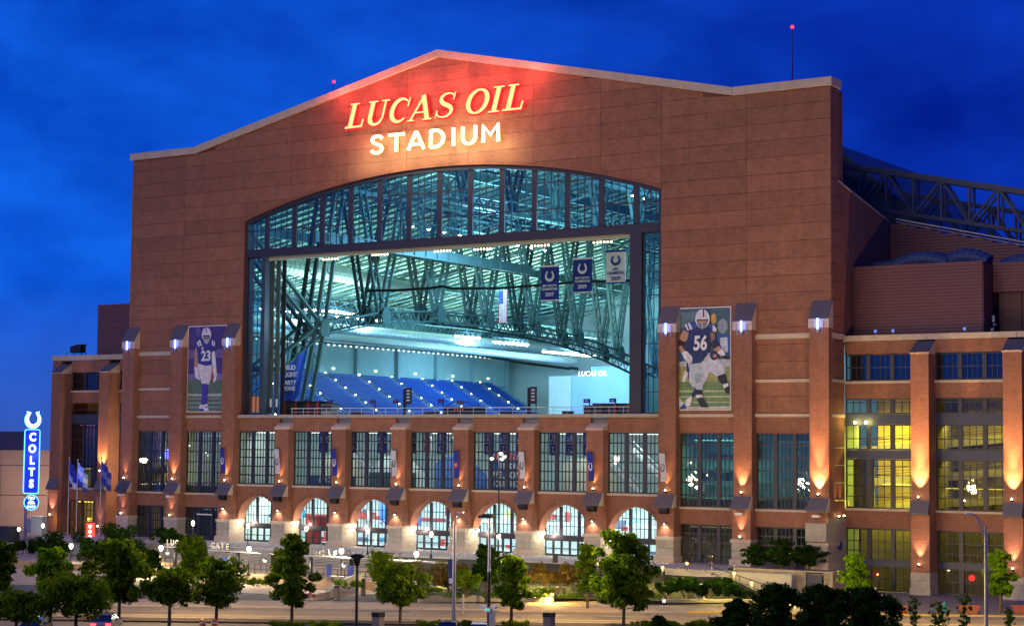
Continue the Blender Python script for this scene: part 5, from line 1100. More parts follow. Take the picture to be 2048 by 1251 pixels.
pier_banner(4.87, CLOTHB, WHITE, 'dark blue banner with red patch on the fourth low pier', REDP)
pier_banner(14.61, GREY, BLACK, 'pale grey banner on the fifth low pier, right of the mural window')
pier_banner(24.35, CLOTHB, WHITE, 'dark blue horseshoe banner on the last low pier on the right')
pier_banner(34.09, GREY, CLOTHB, 'pale grey banner on the tall pier beneath the numbered poster')
# ------------------------------------------------------------------ neon pylon sign
o = thing('neon_pylon', 'tall blue neon pylon with horseshoe, vertical COLTS letters and PRO SHOP disc at far left', 'sign', (-60.4, -11.9, 0), math.radians(32))
NE = emis('neon_cyan', (.10, .42, 1), 3.2); NW = emis('neon_white', (.55, .9, 1), 2.6); NBX = mat('neon_box', (.005, .02, .35), .4, emit=(.01, .03, 1), es=.55)
MB().tube((-.75, .1, 0), (-.75, .1, 8.2), .2, n=10).tube((-.75, .1, 8.0), (-.75, .1, 17), .12).build('pole', mat('pole_blue', (.12, .13, .3), .5), o)
MB().box(-.98, .98, -.25, .25, 8.7, 17.4).build('cabinet', NBX, o)
rr_ = []
for cx_, cz_, a0 in ((.78, 17.2, 0), (-.78, 17.2, 90), (-.78, 8.9, 180), (.78, 8.9, 270)):
    for k in range(5): t = math.radians(a0+90*k/4); rr_.append((cx_+.28*math.cos(t), -.3, cz_+.28*math.sin(t)))
MB().path(rr_+[rr_[0]], .075, 6).build('neon_border', NE, o)
shoe_mb(0, 18.85, -.3, .2, 2.15, 2.35, .19).build('horseshoe', NW, o); sh_o, _ = shoe(2.3, 2.5, .2); MB().path([(a, -.25, 18.85+c) for a, c in sh_o], .05, 5).build('horseshoe_outline', NE, o)
for k, ch in enumerate('COLTS'): text('letter', ch, NW, o, (.05, -.33, 16.4-k*1.62), 1.55, .05, offset=.07, sx=.85)
MB().tube((.1, -.2, 7.35), (.1, .2, 7.35), 1.0, n=24).build('disc', NBX, o)
MB().path([(.1+1.02*math.cos(2*math.pi*k/24), -.24, 7.35+1.02*math.sin(2*math.pi*k/24)) for k in range(25)], .07, 5).build('disc_ring', NE, o)
text('lettering', 'PRO', NW, o, (.1, -.24, 7.95), .5, .03, offset=.02); text('lettering', 'SHOP', NW, o, (.1, -.24, 6.75), .48, .03, offset=.02)
MB().prism([(-.4, 7.15), (.6, 7.15), (.55, 7.35), (.3, 7.6), (-.1, 7.65), (-.35, 7.4)], -.3, -.2).build('helmet_emblem', NW, o)
lamp('lamp', 'POINT', (0, -1.6, 14), 500, (.08, .12, 1), o, size=.8); lamp('lamp', 'POINT', (1.5, 1.8, 11), 600, (.08, .12, 1), o, size=.8)
# red pylon near the left wing entrance
o = thing('red_pylon', 'short glowing red pylon sign with white vertical lettering before the left wing', 'sign', (-56.8, -4.0, 0), math.radians(32))
MB().box(-.55, .55, -.3, .3, 1.2, 4.4).build('cabinet', mat('red_glow', (.6, .03, .02), .5, emit=(1, .06, .04), es=1.6), o); MB().box(-.65, .65, -.25, .25, 4.4, 4.6).box(-.4, .4, -.2, .2, 0, 1.2).build('frame', mat('pylon_brown', (.2, .06, .05), .6), o)
for k in range(4): MB().lathe((0, -.33, 3.9-k*.72), [(.05, -.22), (.2, -.1), (.2, .1), (.05, .22)], 8).build('letter', emis('red_letter', (1, .85, .7), 9), o)
lamp('lamp', 'POINT', (0, -1.2, 3), 60, (1, .1, .08), o, size=.3)
# flags on poles
def flag(u, vt, vb, P, cols, label, plabel, ln=3.3):
    p = thing('flagpole', plabel, 'flagpole', P, 0, 'flagpoles before the left wing'); zt = h_at(Vector(P), u, vt)
    MB().tube((0, 0, 0), (0, 0, zt-P[2]), .09, .05, 8).build('pole', POLE, p); MB().ball((0, 0, zt-P[2]+.08), .14, 8).build('finial', mat('gold', (.6, .4, .1), .3, .8), p)
    o = thing('flag', label, 'flag', (P[0], P[1], zt-.3), math.radians(-15), 'flags drooping at the left wing'); n = 14
    for j, c in enumerate(cols):
        b = MB(); m_ = len(cols)
        def fp(i, t): x = .1+ln*.75*i/n; return (x, .28*math.sin(i*.95)*(i/n+.2), -(3.0*t)*(1-.15*i/n)-1.7*(i/n)**1.3)
        for i in range(n): b.quad(fp(i, j/m_), fp(i+1, j/m_), fp(i+1, (j+1)/m_), fp(i, (j+1)/m_))
        b.build('flag_cloth', c, o, smooth=True, fixn=False)
LB = mat('flag_lightblue', (.25, .45, .75), .8)
flag(108, 915, 1100, (-62.5, -3.0, 0), [CLOTHB, CLOTHB, GREY], 'dark blue and grey flag hanging limp, leftmost of the three', 'leftmost flagpole, beside the neon pylon', 2.4)
flag(154, 920, 1100, (-57.6, -6.0, 0), [LB, WHITE, LB, FB], 'blue and white flag, middle of the three flags', 'middle flagpole in front of the left wing window')
flag(202, 917, 1100, (-54.0, -5.0, 0), [CLOTHB, mat('flag_violet', (.16, .15, .42), .8), CLOTHB], 'deep blue flag with paler centre, right one of the three', 'right flagpole above the red pylon')
# ------------------------------------------------------------------ lamp posts
LAMPG = 'globe lamp posts on the plaza'
def globe_lamp(P, zt, label, power=260, col=(1, .97, .78), r=.24, g=34):
    h = zt-P.z; o = thing('lamp_post', label, 'lamp post', P, 0, LAMPG)
    MB().lathe((0, 0, 0), [(.2, 0), (.2, .15), (.1, .4), (.06, .6), (.05, h-.35), (.12, h-.28)], 8).build('pole', BLACK, o)
    MB().lathe((0, 0, h-.28), [(.10, 0), (r, .25), (r*1.05, .42), (r*.5, .62), (.04, .68)], 10).build('globe', emis('lamp_globe_%d' % g, (1, .93, .62), 12), o)
    MB().lathe((0, 0, h+.36), [(.16, 0), (.10, .1), (.02, .25)], 8).build('cap', BLACK, o)
    lamp('lamp', 'POINT', (-.25, -.42, h+.02), power*2.2, col, o, size=.12); return o
for k, (u, v) in enumerate([(385, 1046), (495, 1051), (612, 1057), (735, 1061), (862, 1068), (997, 1073)]):
    P = at_z(u, v+47, 2.5); globe_lamp(P, h_at(P, u, v), ['lit globe lamp in front of the left outer doors', 'lit globe lamp before the first arch', 'lit globe lamp before the red booth arch', 'lit globe lamp before the third arch with the stair flight', 'lit globe lamp before the fourth arch', 'lit globe lamp before the fifth arch, near the dark pole'][k], 170, r=.2)
for k, (u, v, vb) in enumerate([(321, 1096, 1140), (497, 1098, 1151), (682, 1102, 1160), (832, 1108, 1166)]):
    P = at_z(u, vb, .9); globe_lamp(P, h_at(P, u, v), ['lit globe lamp at the left end of the gate canopy', 'lit globe lamp behind the gate canopy left of the dense tree', 'lit globe lamp at the green planter, left of the black post', 'lit globe lamp among the pale shrubs'][k], 1100, (1, .86, .58))
for k, (u, v, vb, pw) in enumerate([(37, 1058, 1085, 60), (85, 1051, 1080, 200), (141, 1092, 1140, 260)]):
    P = at_z(u, vb, 0.0); globe_lamp(P, h_at(P, u, v), ['small lit globe lamp by the far left road', 'lit globe lamp left of the orange pier', 'bright globe lamp above the left shrubs'][k], pw)
AMB = emis('amber', (1, .66, .12), 7)
def amber(u, v, Z, label, power=60, h=.8, col=(1, .72, .16)):
    P = at_z(u, v+h*17, Z); o = thing('bollard_light', label, 'path light', P, 0, 'amber path lights')
    MB().tube((0, 0, 0), (0, 0, h-.2), .06).build('post', BLACK, o); MB().ball((0, 0, h), .15, 8).build('bulb', AMB, o); MB().lathe((0, 0, h+.12), [(.2, 0), (.05, .1)], 8).build('cap', BLACK, o)
    lamp('lamp', 'POINT', (0, -.3, h+.05), power*13, col, o, size=.1)
for u, v, Z, l, p in [(1196, 1128, 2.5, 'amber light behind the big dark tree, upper left', 60), (1325, 1136, 2.5, 'amber light at the left end of the terrace steps', 150), (1163, 1126, 2.5, 'small amber light behind the slim tree', 25), (1262, 1140, 2.2, 'small amber light half hidden in the big dark tree', 15), (1092, 1150, 1.5, 'amber light in the golden shrubs', 90), (1070, 1150, 1.5, 'small amber light at the left of the golden shrubs', 40), (1135, 1150, 1.6, 'small amber light at the right of the golden shrubs', 35), (1062, 1185, .3, 'amber light on the left of the flower bed', 60), (1104, 1190, .2, 'bright amber light on the right end of the flower bed', 130),
                      (1468, 1148, 2.3, 'uppermost amber light of the diagonal stair', 150), (1503, 1167, 1.5, 'second amber light down the diagonal stair', 120), (1540, 1180, .9, 'third amber light down the diagonal stair', 120), (1582, 1188, .4, 'lowest amber light by the blue service door', 130), (292, 1108, 1.0, 'amber light by the pale left wall', 90), (318, 1112, .9, 'small amber light left of the canopy lamp', 40), (884, 1165, .6, 'amber light behind the blue street banner', 30), (1374, 1127, 2.5, 'dim amber light before the glass doors', 15)]: amber(u, v, Z, l, p)
for u, v, l in [(1328, 1203, 'small round white curb light on the right sidewalk'), (1487, 1190, 'small round white light at the base of the hedge slope')]:
    P = at_z(u, v+8, .13); o = thing('curb_light', l, 'path light', P); MB().tube((0, 0, 0), (0, 0, .4), .05).build('post', BLACK, o); MB().ball((0, 0, .5), .13, 8).build('bulb', emis('curb_w', (.95, 1, .8), 14), o)
# tall floodlight poles
def bent_arm(o, h, arm, dirx, m_): MB().tube((0, 0, 0), (0, 0, h), .14, .09, 8).build('pole', m_, o)
P = Vector((53.5, -62.0, 0)); P = at_z(712, 1290, 0); zt = h_at(P, 712, 1112); o = thing('lot_lamp', 'black post with wide unlit diamond-shaped lamp head in front of the stairs', 'lamp post', P, YAW*-1)
MB().tube((0, 0, 0), (0, 0, zt-.3), .13, .10, 8).build('pole', BLACK, o); MB().prism([(-.65, .12), (-.25, .32), (.25, .32), (.65, .12), (.28, -.05), (.18, -.6), (-.18, -.6), (-.28, -.05)], -.35, .35).build('head', BLACK, o, loc=(0, 0, zt-.1))
P = at_z(284, 1106, 0); zt = h_at(P, 289, 920); o = thing('street_light', 'tall pole with one dazzling warm street light at the left end of the facade', 'street light', P)
MB().tube((0, 0, 0), (0, 0, zt), .13, .08, 8).build('pole', BLACK, o); MB().ball((0, -.1, zt), .6, 10, .6).build('bulb', emis('star_light', (1, .72, .36), 60), o); MB().lathe((0, 0, zt+.22), [(.35, 0), (.3, .12), (.05, .2)], 10).build('hood', BLACK, o)
lamp('lamp', 'POINT', (0, -.9, zt-.2), 5200, (1, .70, .40), o, size=.5)
P = at_z(996, 1125, 2.3); zt = h_at(P, 997, 945); o = thing('street_light', 'dark pole with a cluster of four warm floodlights in front of the mural window', 'street light', P)
MB().tube((0, 0, 0), (0, 0, zt), .10, .07, 8).box(-.9, .9, -.05, .05, zt-.45, zt-.38).build('pole', BLACK, o)
for dx, dz in ((-.9, -.5), (.35, .1), (.85, -.25), (.5, -.55)):
    q = MB().lathe((dx, -.1, zt+dz), [(.08, .25), (.22, .1), (.26, -.08)], 8).build('lamp_head', BLACK, o); MB().ball((dx, -.14, zt+dz-.1), .2, 8).build('bulb', emis('flood_warm', (1, .90, .66), 22), q)
lamp('lamp', 'POINT', (0, -1.2, zt-.8), 420, (1, .85, .6), o, size=.5)
P = at_z(907, 1262, 0); zt = h_at(P, 905, 1042); o = thing('street_light', 'bare silver mast with angled bracket arm and small camera heads at the kerb', 'street light', P)
MB().tube((0, 0, 0), (0, 0, zt), .20, .12, 10).build('pole', POLE, o); z2 = h_at(P, 912, 1025); MB().tube((0, 0, zt), (.35, .2, z2), .05).tube((0, 0, zt-.6), (.35, .2, z2), .04).box(.15, .75, .1, .3, z2, z2+.12).build('arm', POLE, o)
zb = h_at(P, 905, 1170); q = MB().box(-.55, -.12, -.03, .03, zb, zb+2.2).build('pole_banner', CLOTHB, o); MB().box(-.5, -.16, -.045, -.031, zb+.15, zb+.6).build('emblem', WHITE, q)
P = at_z(977, 1275, 0); zt = h_at(P, 976, 1035); o = thing('street_light', 'dark blue pole with unlit shoebox lamp, green camera box low on the mast', 'street light', P)
MB().tube((0, 0, 0), (0, 0, zt*.55), .16, .13, 8).build('pole', BLACK, o); MB().tube((0, 0, zt*.55), (0, 0, zt), .13, .10, 8).build('upper_pole', mat('pole_pale', (.45, .5, .65), .4, .5), o); MB().box(-.75, .35, -.3, .3, zt, zt+.12).prism([(-.5, .12), (.15, .12), (0, .3), (-.35, .3)], -.25, .25).build('head', BLACK, o) if False else MB().box(-.9, .4, -.35, .35, zt, zt+.22).box(-.6, .15, -.25, .25, zt+.22, zt+.34).build('head', BLACK, o)
zc = h_at(P, 976, 1216); MB().box(-.7, -.25, -.2, .2, zc, zc+.25).box(.25, .7, -.2, .2, zc, zc+.25).box(-.3, .3, -.25, .25, zc-.25, zc+.1).build('camera_box', WHITE, o); MB().box(-.25, .25, -.27, -.25, zc-.15, zc).build('signal', emis('sig_green', (.1, .6, .4), 1.2), o)
MB().box(.12, .55, -.15, .2, 1.0, 2.3).build('control_box', POLE, o)
P = at_z(926, 1228, 0); zt = h_at(P, 926, 1187); tag(MB().tube(P, (P.x, P.y, zt), .11, n=8).build('bollard_post', POLE), 'short plain silver post in the street left of the green camera box', 'post')
P = at_z(1973, 1290, 0); zt = h_at(P, 1973, 1052); o = thing('street_light', 'pale steel lamp post with triangular bracket arm reaching left at far right', 'street light', P, -YAW)
MB().tube((0, 0, 0), (0, 0, zt), .16, .10, 10).build('pole', POLE, o); MB().tube((0, 0, zt), (-.75, 0, zt+.85), .05).tube((0, 0, zt-1.0), (-.75, 0, zt+.85), .05).tube((-.45, 0, zt+.1), (-.15, 0, zt), .04).tube((-.75, 0, zt+.85), (-1.25, 0, zt+1.0), .06).build('arm', POLE, o); MB().box(-1.6, -1.05, -.15, .15, zt+.95, zt+1.08).build('head', mat('head_pale', (.6, .6, .65), .4), o)
# ------------------------------------------------------------------ gate canopy with lettering
GT = thing('gate_canopy', 'long low curved steel canopy on dark posts carrying the words LUCAS OIL GATE', 'canopy')
A = at_z(330, 1132, .9); B = at_z(880, 1172, .9); n = 22
def cp_(t): p = A.lerp(B, t); nrm = Vector((B.y-A.y, A.x-B.x, 0)).normalized(); p = p-nrm*(-2.2)*math.sin(math.pi*t)*.6; return p
ZC = 3.45
b = MB()
for i in range(n):
    p, q = cp_(i/n), cp_((i+1)/n); b.hexa([(p.x-.3, p.y-.9, ZC-.12), (q.x-.3, q.y-.9, ZC-.12), (q.x+.3, q.y+.9, ZC-.12), (p.x+.3, p.y+.9, ZC-.12), (p.x-.3, p.y-.9, ZC), (q.x-.3, q.y-.9, ZC), (q.x+.3, q.y+.9, ZC), (p.x+.3, p.y+.9, ZC)])
b.build('canopy_roof', mat('canopy_grey', (.34, .33, .30), .6), GT)
for i in range(1, n, 3):
    p = cp_(i/n); MB().box(p.x-.16, p.x+.16, p.y-.16, p.y+.16, .88, ZC-.12).build('post', BLACK, GT)
    q = MB().lathe((p.x-.3, p.y-1.0, ZC-.75), [(.03, .3), (.28, .05), (.3, -.05)], 10).tube((p.x-.3, p.y-1.0, ZC-.45), (p.x-.3, p.y-.9, ZC-.1), .03).build('hanging_lamp', POLE, GT); MB().ball((p.x-.3, p.y-1.0, ZC-.82), .16, 8).build('bulb', emis('canopy_bulb', (1, .95, .7), 12), q)
    if i % 2: lamp('lamp', 'POINT', (p.x-.3, p.y-1.1, ZC-1.15), 220, (1, .9, .62), q, size=.2)
for i in range(n*2):
    p = cp_(i/(n*2)); tagm = None
fn = MB()
for i in range(n*4):
    p, q = cp_(i/(n*4)), cp_((i+1)/(n*4)); fn.beam((p.x, p.y, 1.0), (p.x, p.y, 2.05), .05) if i % 2 == 0 else None; fn.beam((p.x, p.y, 2.05), (q.x, q.y, 2.05), .06); fn.beam((p.x, p.y, 1.5), (q.x, q.y, 1.5), .05)
fn.build('fence_rail', BLACK, GT)
for j in range(4):
    p = cp_([.20, .27, .66, .73][j]); MB().box(p.x-.35, p.x+.35, p.y-.35, p.y-.3, 1.2, 2.6).build('notice_board', mat('notice_blue', (.05, .10, .45), .6), GT)
ang = math.degrees(math.atan2(B.y-A.y, B.x-A.x))
LETM = mat('gate_letters', (.20, .19, .17), .5)
def arcword(s_, t0, t1, m_):
    for k, ch in enumerate(s_):
        if ch == ' ': continue
        t = t0+(t1-t0)*k/(len(s_)-1); p = cp_(t); p2 = cp_(min(1, t+.01)); a = math.degrees(math.atan2(p2.y-p.y, p2.x-p.x)); text('letter', ch, m_, GT, (p.x-.2, p.y-.85, ZC+.42), 1.0, .04, offset=.02, rot=(90, 0, a))
arcword('LUCAS OIL GATE', .60, .90, LETM); arcword('LUCAS OIL GATE', .04, .30, mat('gate_letters_pale', (.5, .48, .42), .5))
# ------------------------------------------------------------------ planter, walls, hedged slopes
o = thing('curved_planter', 'curved pale concrete planter with bright green ground cover beside the small stair', 'planter')
pts = [at_z(724, 1162, .9), at_z(700, 1172, .5), at_z(672, 1182, .3), at_z(655, 1194, .1), at_z(630, 1197, .1), at_z(612, 1196, .1)]
hs_ = [1.05, 1.1, .95, .6, .5, .5]; b = MB()
for i in range(5):
    p, q = pts[i], pts[i+1]; d = (q-p).normalized(); nn = Vector((d.y, -d.x, 0))*.2
    b.hexa([p-nn+Vector((0, 0, -1)), q-nn+Vector((0, 0, -1)), q+nn+Vector((0, 0, -1)), p+nn+Vector((0, 0, -1)), p-nn+Vector((0, 0, hs_[i])), q-nn+Vector((0, 0, hs_[i+1])), q+nn+Vector((0, 0, hs_[i+1])), p+nn+Vector((0, 0, hs_[i]))])
b.build('planter_wall', CONC, o)
def prismz(name, pix, z0, z1, m, parent=None): P = [at_z(u, v, z1) for u, v in pix]; return MB().prism([(p.x, p.y) for p in P], z0, z1, 'z').build(name, m, parent)
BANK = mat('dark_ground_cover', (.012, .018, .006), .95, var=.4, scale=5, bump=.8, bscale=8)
# sloping beds between plaza edge and the sidewalk
def slope(name, back, front, zb, zf, m):
    b = MB(); n = len(back)
    for i in range(n-1): b.quad(at_z(*front[i], zf), at_z(*front[i+1], zf), at_z(*back[i+1], zb), at_z(*back[i], zb))
    return struct(b.build(name, m))
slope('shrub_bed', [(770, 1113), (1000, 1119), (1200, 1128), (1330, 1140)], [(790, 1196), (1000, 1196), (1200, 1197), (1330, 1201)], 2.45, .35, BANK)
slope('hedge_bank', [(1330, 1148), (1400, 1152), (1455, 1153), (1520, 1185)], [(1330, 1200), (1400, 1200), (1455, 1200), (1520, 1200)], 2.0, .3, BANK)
def lowwall(name, label, pix, z0, z1, m, w=.35):
    b = MB(); P = [at_z(u, v, z0) for u, v in pix]
    for p, q in zip(P[:-1], P[1:]): b.beam((p.x, p.y, (z0+z1)/2), (q.x, q.y, (z0+z1)/2), w, z1-z0)
    return tag(b.build(name, m), label, 'wall')
lowwall('retaining_wall', 'long low concrete retaining wall in front of the shrub bed', [(835, 1203), (1000, 1202), (1030, 1202)], .1, .75, CONC)
lowwall('retaining_wall', 'low concrete wall behind the slim tree at the dark hedge', [(1120, 1196), (1230, 1200), (1330, 1203)], .1, .6, CONC); lowwall('retaining_wall', 'low kerb wall along the foot of the dark hedge slope', [(1330, 1204), (1500, 1204), (1600, 1204)], .1, .45, CONC)
o = thing('flower_bed', 'small raised bed of yellow-lit flowers between two amber lights', 'planter')
P0, P1, P2, P3 = [at_z(u, v, .13) for u, v in [(1040, 1203), (1107, 1205), (1109, 1195), (1045, 1192)]]
MB().hexa([(p.x, p.y, .1) for p in (P0, P1, P2, P3)]+[(p.x, p.y, .6) for p in (P0, P1, P2, P3)]).build('planter_wall', CONC, o)
prismz('apron', [(1000, 1219), (1240, 1221), (1190, 1200), (1050, 1201)], .0, .152, CLAY)['kind'] = 'structure'
# diagonal stair and board-marked wall at the right of the hedge
o = thing('retaining_wall', 'board-marked concrete wall rising behind the diagonal stair with amber lights', 'wall')
WB_ = mat('board_concrete', (.30, .26, .18), .9, var=.3, scale=1.6, bump=.4, bscale=7)
A = at_z(1482, 1160, 1.5); B = at_z(1578, 1192, 0.2); A = Vector((46.9, -9.0, 0)); B = Vector((55.0, -9.0, 0)); C2 = Vector((58.8, -9.0, 0))
for k in range(14): MB().box(46.9+k*.59, 46.9+k*.59+.575, -9.1-(k % 2)*.01, -8.6, 0, 2.75).build('wall_board', WB_, o)
for k in range(7): MB().box(57.2+k*.5, 57.2+k*.5+.485, -9.1, -8.6, 0, 2.75).build('wall_board', WB_, o) if k < 2 else None
MB().box(46.9, 58.2, -8.6, -1.4, 0.0, 2.55).build('terrace_fill', WB_, o); MB().box(46.7, 58.3, -9.2, -8.5, 2.75, 2.87).build('wall_coping', CONC, o)
o2 = MB().box(55.3, 57.0, -9.15, -9.05, .1, 2.5).build('service_door', mat('door_blue', (.03, .035, .08), .5), o)
o = thing('diagonal_stair', 'narrow stair descending rightward along the board-marked wall', 'stair')
for i in range(13): MB().box(44.6+i*.62, 44.6+(i+1)*.62, -11.6, -9.2, 0, 2.3-i*.17).build('step', PLZ, o)
MB().path([(44.6, -11.6, 3.2), (52.7, -11.6, 1.1), (55, -11.6, 1.1)], .04).path([(44.6, -11.6, 2.3), (44.6, -11.6, 3.2)], .03).path([(48.6, -11.6, 1.1), (48.6, -11.6, 2.1)], .03).path([(52.7, -11.6, .1), (52.7, -11.6, 1.1)], .03).path([(55, -11.6, .1), (55, -11.6, 1.1)], .03).build('handrail', BLACK, o)
# left: pale wall, road, distant concrete building
o = lowwall('boundary_wall', 'pale yellow-lit block wall left of the gate canopy', [(235, 1118), (345, 1110)], 0, 2.7, STONE, .4)
BC = mat('precast', (.46, .33, .26), .85, var=.1, scale=.5); BB = thing('far_building', 'low pale precast concrete building beyond the neon pylon at far left', 'building')
A = at_z(-40, 1095, 0); dB = Vector((-.35, .94, 0)); Zt = 14.5
ax = Vector((-122, 30, 0)); bx_ = Vector((-87, 60, 0)); dd_ = (bx_-ax).normalized(); ln = 75; nb = Vector((dd_.y, -dd_.x, 0))
ax = ax-dd_*25
for k in range(15):
    p = ax+dd_*(k*5); q = ax+dd_*(k*5+4.92)
    for (z0_, z1_, of) in ((0, 6.3, 0), (6.4, 11.6, .15), (11.7, 14.3, .3)):
        MB().hexa([p+nb*of+Vector((0, 0, z0_)), q+nb*of+Vector((0, 0, z0_)), q-nb*3+Vector((0, 0, z0_)), p-nb*3+Vector((0, 0, z0_)), p+nb*of+Vector((0, 0, z1_)), q+nb*of+Vector((0, 0, z1_)), q-nb*3+Vector((0, 0, z1_)), p-nb*3+Vector((0, 0, z1_))]).build('precast_panel', BC, BB)
p = ax+dd_*18; q = ax+dd_*34; MB().hexa([p+Vector((0, 0, 14)), q+Vector((0, 0, 14)), q-nb*8+Vector((0, 0, 14)), p-nb*8+Vector((0, 0, 14)), p+Vector((0, 0, 17.6)), q+Vector((0, 0, 17.6)), q-nb*8+Vector((0, 0, 17.6)), p-nb*8+Vector((0, 0, 17.6))]).build('roof_plant', mat('plant_blue', (.02, .025, .12), .5), BB)
lamp('lamp', 'POINT', tuple(ax+dd_*38+nb*9+Vector((0, 0, 6))), 2600, (1, .66, .45), BB, size=1)
o = thing('electrical_box', 'pale grey service cabinet with small roof at the end of the far building', 'cabinet', at_z(77, 1075, 0)); MB().box(-1.2, 1.4, -.6, .6, .8, 3.4).box(-1.5, 1.7, -.9, .9, 3.4, 3.6).build('cabinet', mat('cab_grey', (.5, .5, .5), .6), o); MB().box(-2.4, -1.3, -.4, .4, .8, 3.2).build('tank', POLE, o)
A = at_z(10, 1082, 0); o = thing('guard_booth', 'dark low booth at the far left road', 'booth', (A.x, A.y, 0)); MB().box(-2.2, 2.2, -1, 1, 0, 2.2).box(-2.4, 2.4, -1.2, 1.2, 2.2, 2.4).build('booth', DARK, o)
# ------------------------------------------------------------------ street furniture
def bin_(u, v, label, h=1.05, r=.33, Z=.13, sq=False):
    P = at_z(u, v, Z); o = thing('litter_bin', label, 'litter bin', P)
    if sq: MB().box(-.38, .38, -.38, .38, 0, h).build('body', mat('aggregate', (.22, .19, .18), .9, var=.4, scale=14), o); MB().box(-.41, .41, -.41, .41, h, h+.38).build('lid', BLACK, o)
    else: MB().lathe((0, 0, 0), [(r*.9, 0), (r, .1), (r, h), (r*.8, h+.02)], 12).build('body', mat('bin_grey', (.13, .12, .12), .7), o); MB().lathe((0, 0, h+.02), [(r*.9, 0), (r*.8, .18), (r*.3, .3)], 12).build('lid', BLACK, o)
bin_(673, 1196, 'round dark litter bin at the end of the curved planter'); bin_(726, 1191, 'narrow black pedestal bin on the small stair', 1.5, .25)
bin_(756, 1258, 'square aggregate litter bin with black lid between the two round trees', sq=True, Z=0, h=1.1); bin_(1098, 1258, 'square aggregate litter bin with black lid right of the bushy tree', sq=True, Z=0, h=1.1)
for u, l in [(1114, 'left one of two dark ribbed bollards beside the flower bed'), (1127, 'right one of two dark ribbed bollards beside the flower bed')]:
    P = at_z(u, 1198, .13); o = thing('bollard', l, 'bollard', P, 0, 'ribbed bollards'); MB().lathe((0, 0, 0), [(.2, 0), (.2, .6), (.16, .65), (.2, .7), (.2, 1.2), (.15, 1.25), (.15, 1.5), (.08, 1.62)], 10).build('post', mat('bollard_brown', (.10, .05, .05), .5), o); MB().lathe((0, 0, 1.27), [(.17, 0), (.17, .08)], 10).build('ring', WHITE, o)
P = at_z(1889, 1222, .13); o = thing('fire_hydrant', 'teal green fire hydrant near the yellow kerb', 'hydrant', P); TL = mat('hydrant_teal', (.03, .25, .20), .45)
MB().lathe((0, 0, 0), [(.22, 0), (.22, .06), (.15, .1), (.15, .62), (.19, .64), (.19, .7), (.14, .82), (.05, .92), (.04, 1.0)], 10).build('barrel', TL, o); MB().tube((-.28, 0, .5), (.28, 0, .5), .08).tube((0, 0, .45), (0, -.26, .45), .1).build('nozzle', TL, o)
TC = mat('terracotta', (.42, .12, .06), .8, var=.2, scale=5)
for u, v, l in [(1795, 1226, 'terracotta planter box half hidden behind the dark foreground bush'), (1937, 1225, 'terracotta planter box right of the hydrant'), (2046, 1225, 'terracotta planter box cut off by the right picture edge')]:
    P = at_z(u, v, .13); o = thing('planter_box', l, 'planter', P, math.radians(31), 'terracotta planter boxes'); MB().hexa([(-.75, -.3, 0), (.75, -.3, 0), (.75, .3, 0), (-.75, .3, 0), (-.98, -.42, .62), (.98, -.42, .62), (.98, .42, .62), (-.98, .42, .62)]).build('box', TC, o); MB().box(-1.02, 1.02, -.46, .46, .62, .74).build('rim', TC, o)
P = at_z(1698, 1214, .13); zt = h_at(P, 1698, 1187); o = thing('parking_sign', 'square blue sign with white round emblem below the right street tree', 'sign', P, math.radians(31)); MB().tube((0, .05, 0), (0, .05, zt), .04).build('post', POLE, o); MB().box(-.42, .42, -.02, .02, zt-.95, zt).build('panel', FB, o); MB().lathe((0, -.03, zt-.48), [(.22, 0), (.22, .01)], 14).build('emblem', WHITE, o) if False else MB().tube((0, -.04, zt-.46), (0, -.022, zt-.46), .24, n=14).build('emblem', WHITE, o)
P = at_z(1756, 1212, .13); o = thing('pedestrian_signal', 'dark signal post with small orange light and white plate on the right sidewalk', 'signal', P, math.radians(31)); MB().tube((0, 0, 0), (0, 0, 3.3), .05).box(-.12, .14, -.15, .1, 2.4, 3.1).build('post', BLACK, o); MB().ball((-.05, -.16, 3.2), .09, 6).build('lamp_red', emis('sig_orange', (1, .3, .05), 8), o); MB().box(-.5, -.18, -.1, -.05, 1.0, 1.9).build('plate', WHITE, o)
P = at_z(1730, 1205, .13); o = MB()
for k in range(4): o.path([(P.x+k*.5, P.y, .1), (P.x+k*.5, P.y, 1.1), (P.x+k*.5+.35, P.y, 1.1), (P.x+k*.5+.35, P.y, .1)], .03)
tag(o.build('bike_rack', POLE), 'row of bent metal bike racks by the dark glass wall', 'bike rack')
P = at_y(1675, 1127, -2); tag(MB().box(54.42, 54.46, 1.2, 2.4, 4.6, 5.5).build('blue_plaque', FB), 'small blue plaque on the stone corner wall', 'plaque')
for u, l in [(429, 'orange traffic drum at the lower left edge, right one'), (405, 'orange traffic drum at the lower left edge, left one')]:
    P = at_z(u, 1262, 0); o = thing('traffic_drum', l, 'traffic drum', P, 0, 'orange drums'); MB().lathe((0, 0, 0), [(.3, 0), (.28, .4), (.24, 1.0), (.1, 1.05)], 12).build('barrel', mat('drum_orange', (.8, .22, .02), .5), o)
    for z_ in (.35, .7): MB().lathe((0, 0, z_), [(.292, 0), (.28, .12)], 12).build('band', WHITE, o)
P = at_z(1402, 1196, .6); o = thing('rock_sign', 'pale boulder with small blue plate standing in the dark hedge slope', 'sign', P); b = MB().lathe((0, 0, 0), [(.5, 0), (.62, .4), (.55, .9), (.35, 1.3), (.1, 1.5)], 9); b.v = [(x*(1+.12*math.sin(z*5+x*4)), y, z) for x, y, z in b.v]; b.build('boulder', mat('boulder', (.5, .47, .42), .9, var=.2), o); MB().box(-.35, .35, -.72, -.62, .75, 1.1).build('plate', FB, o)
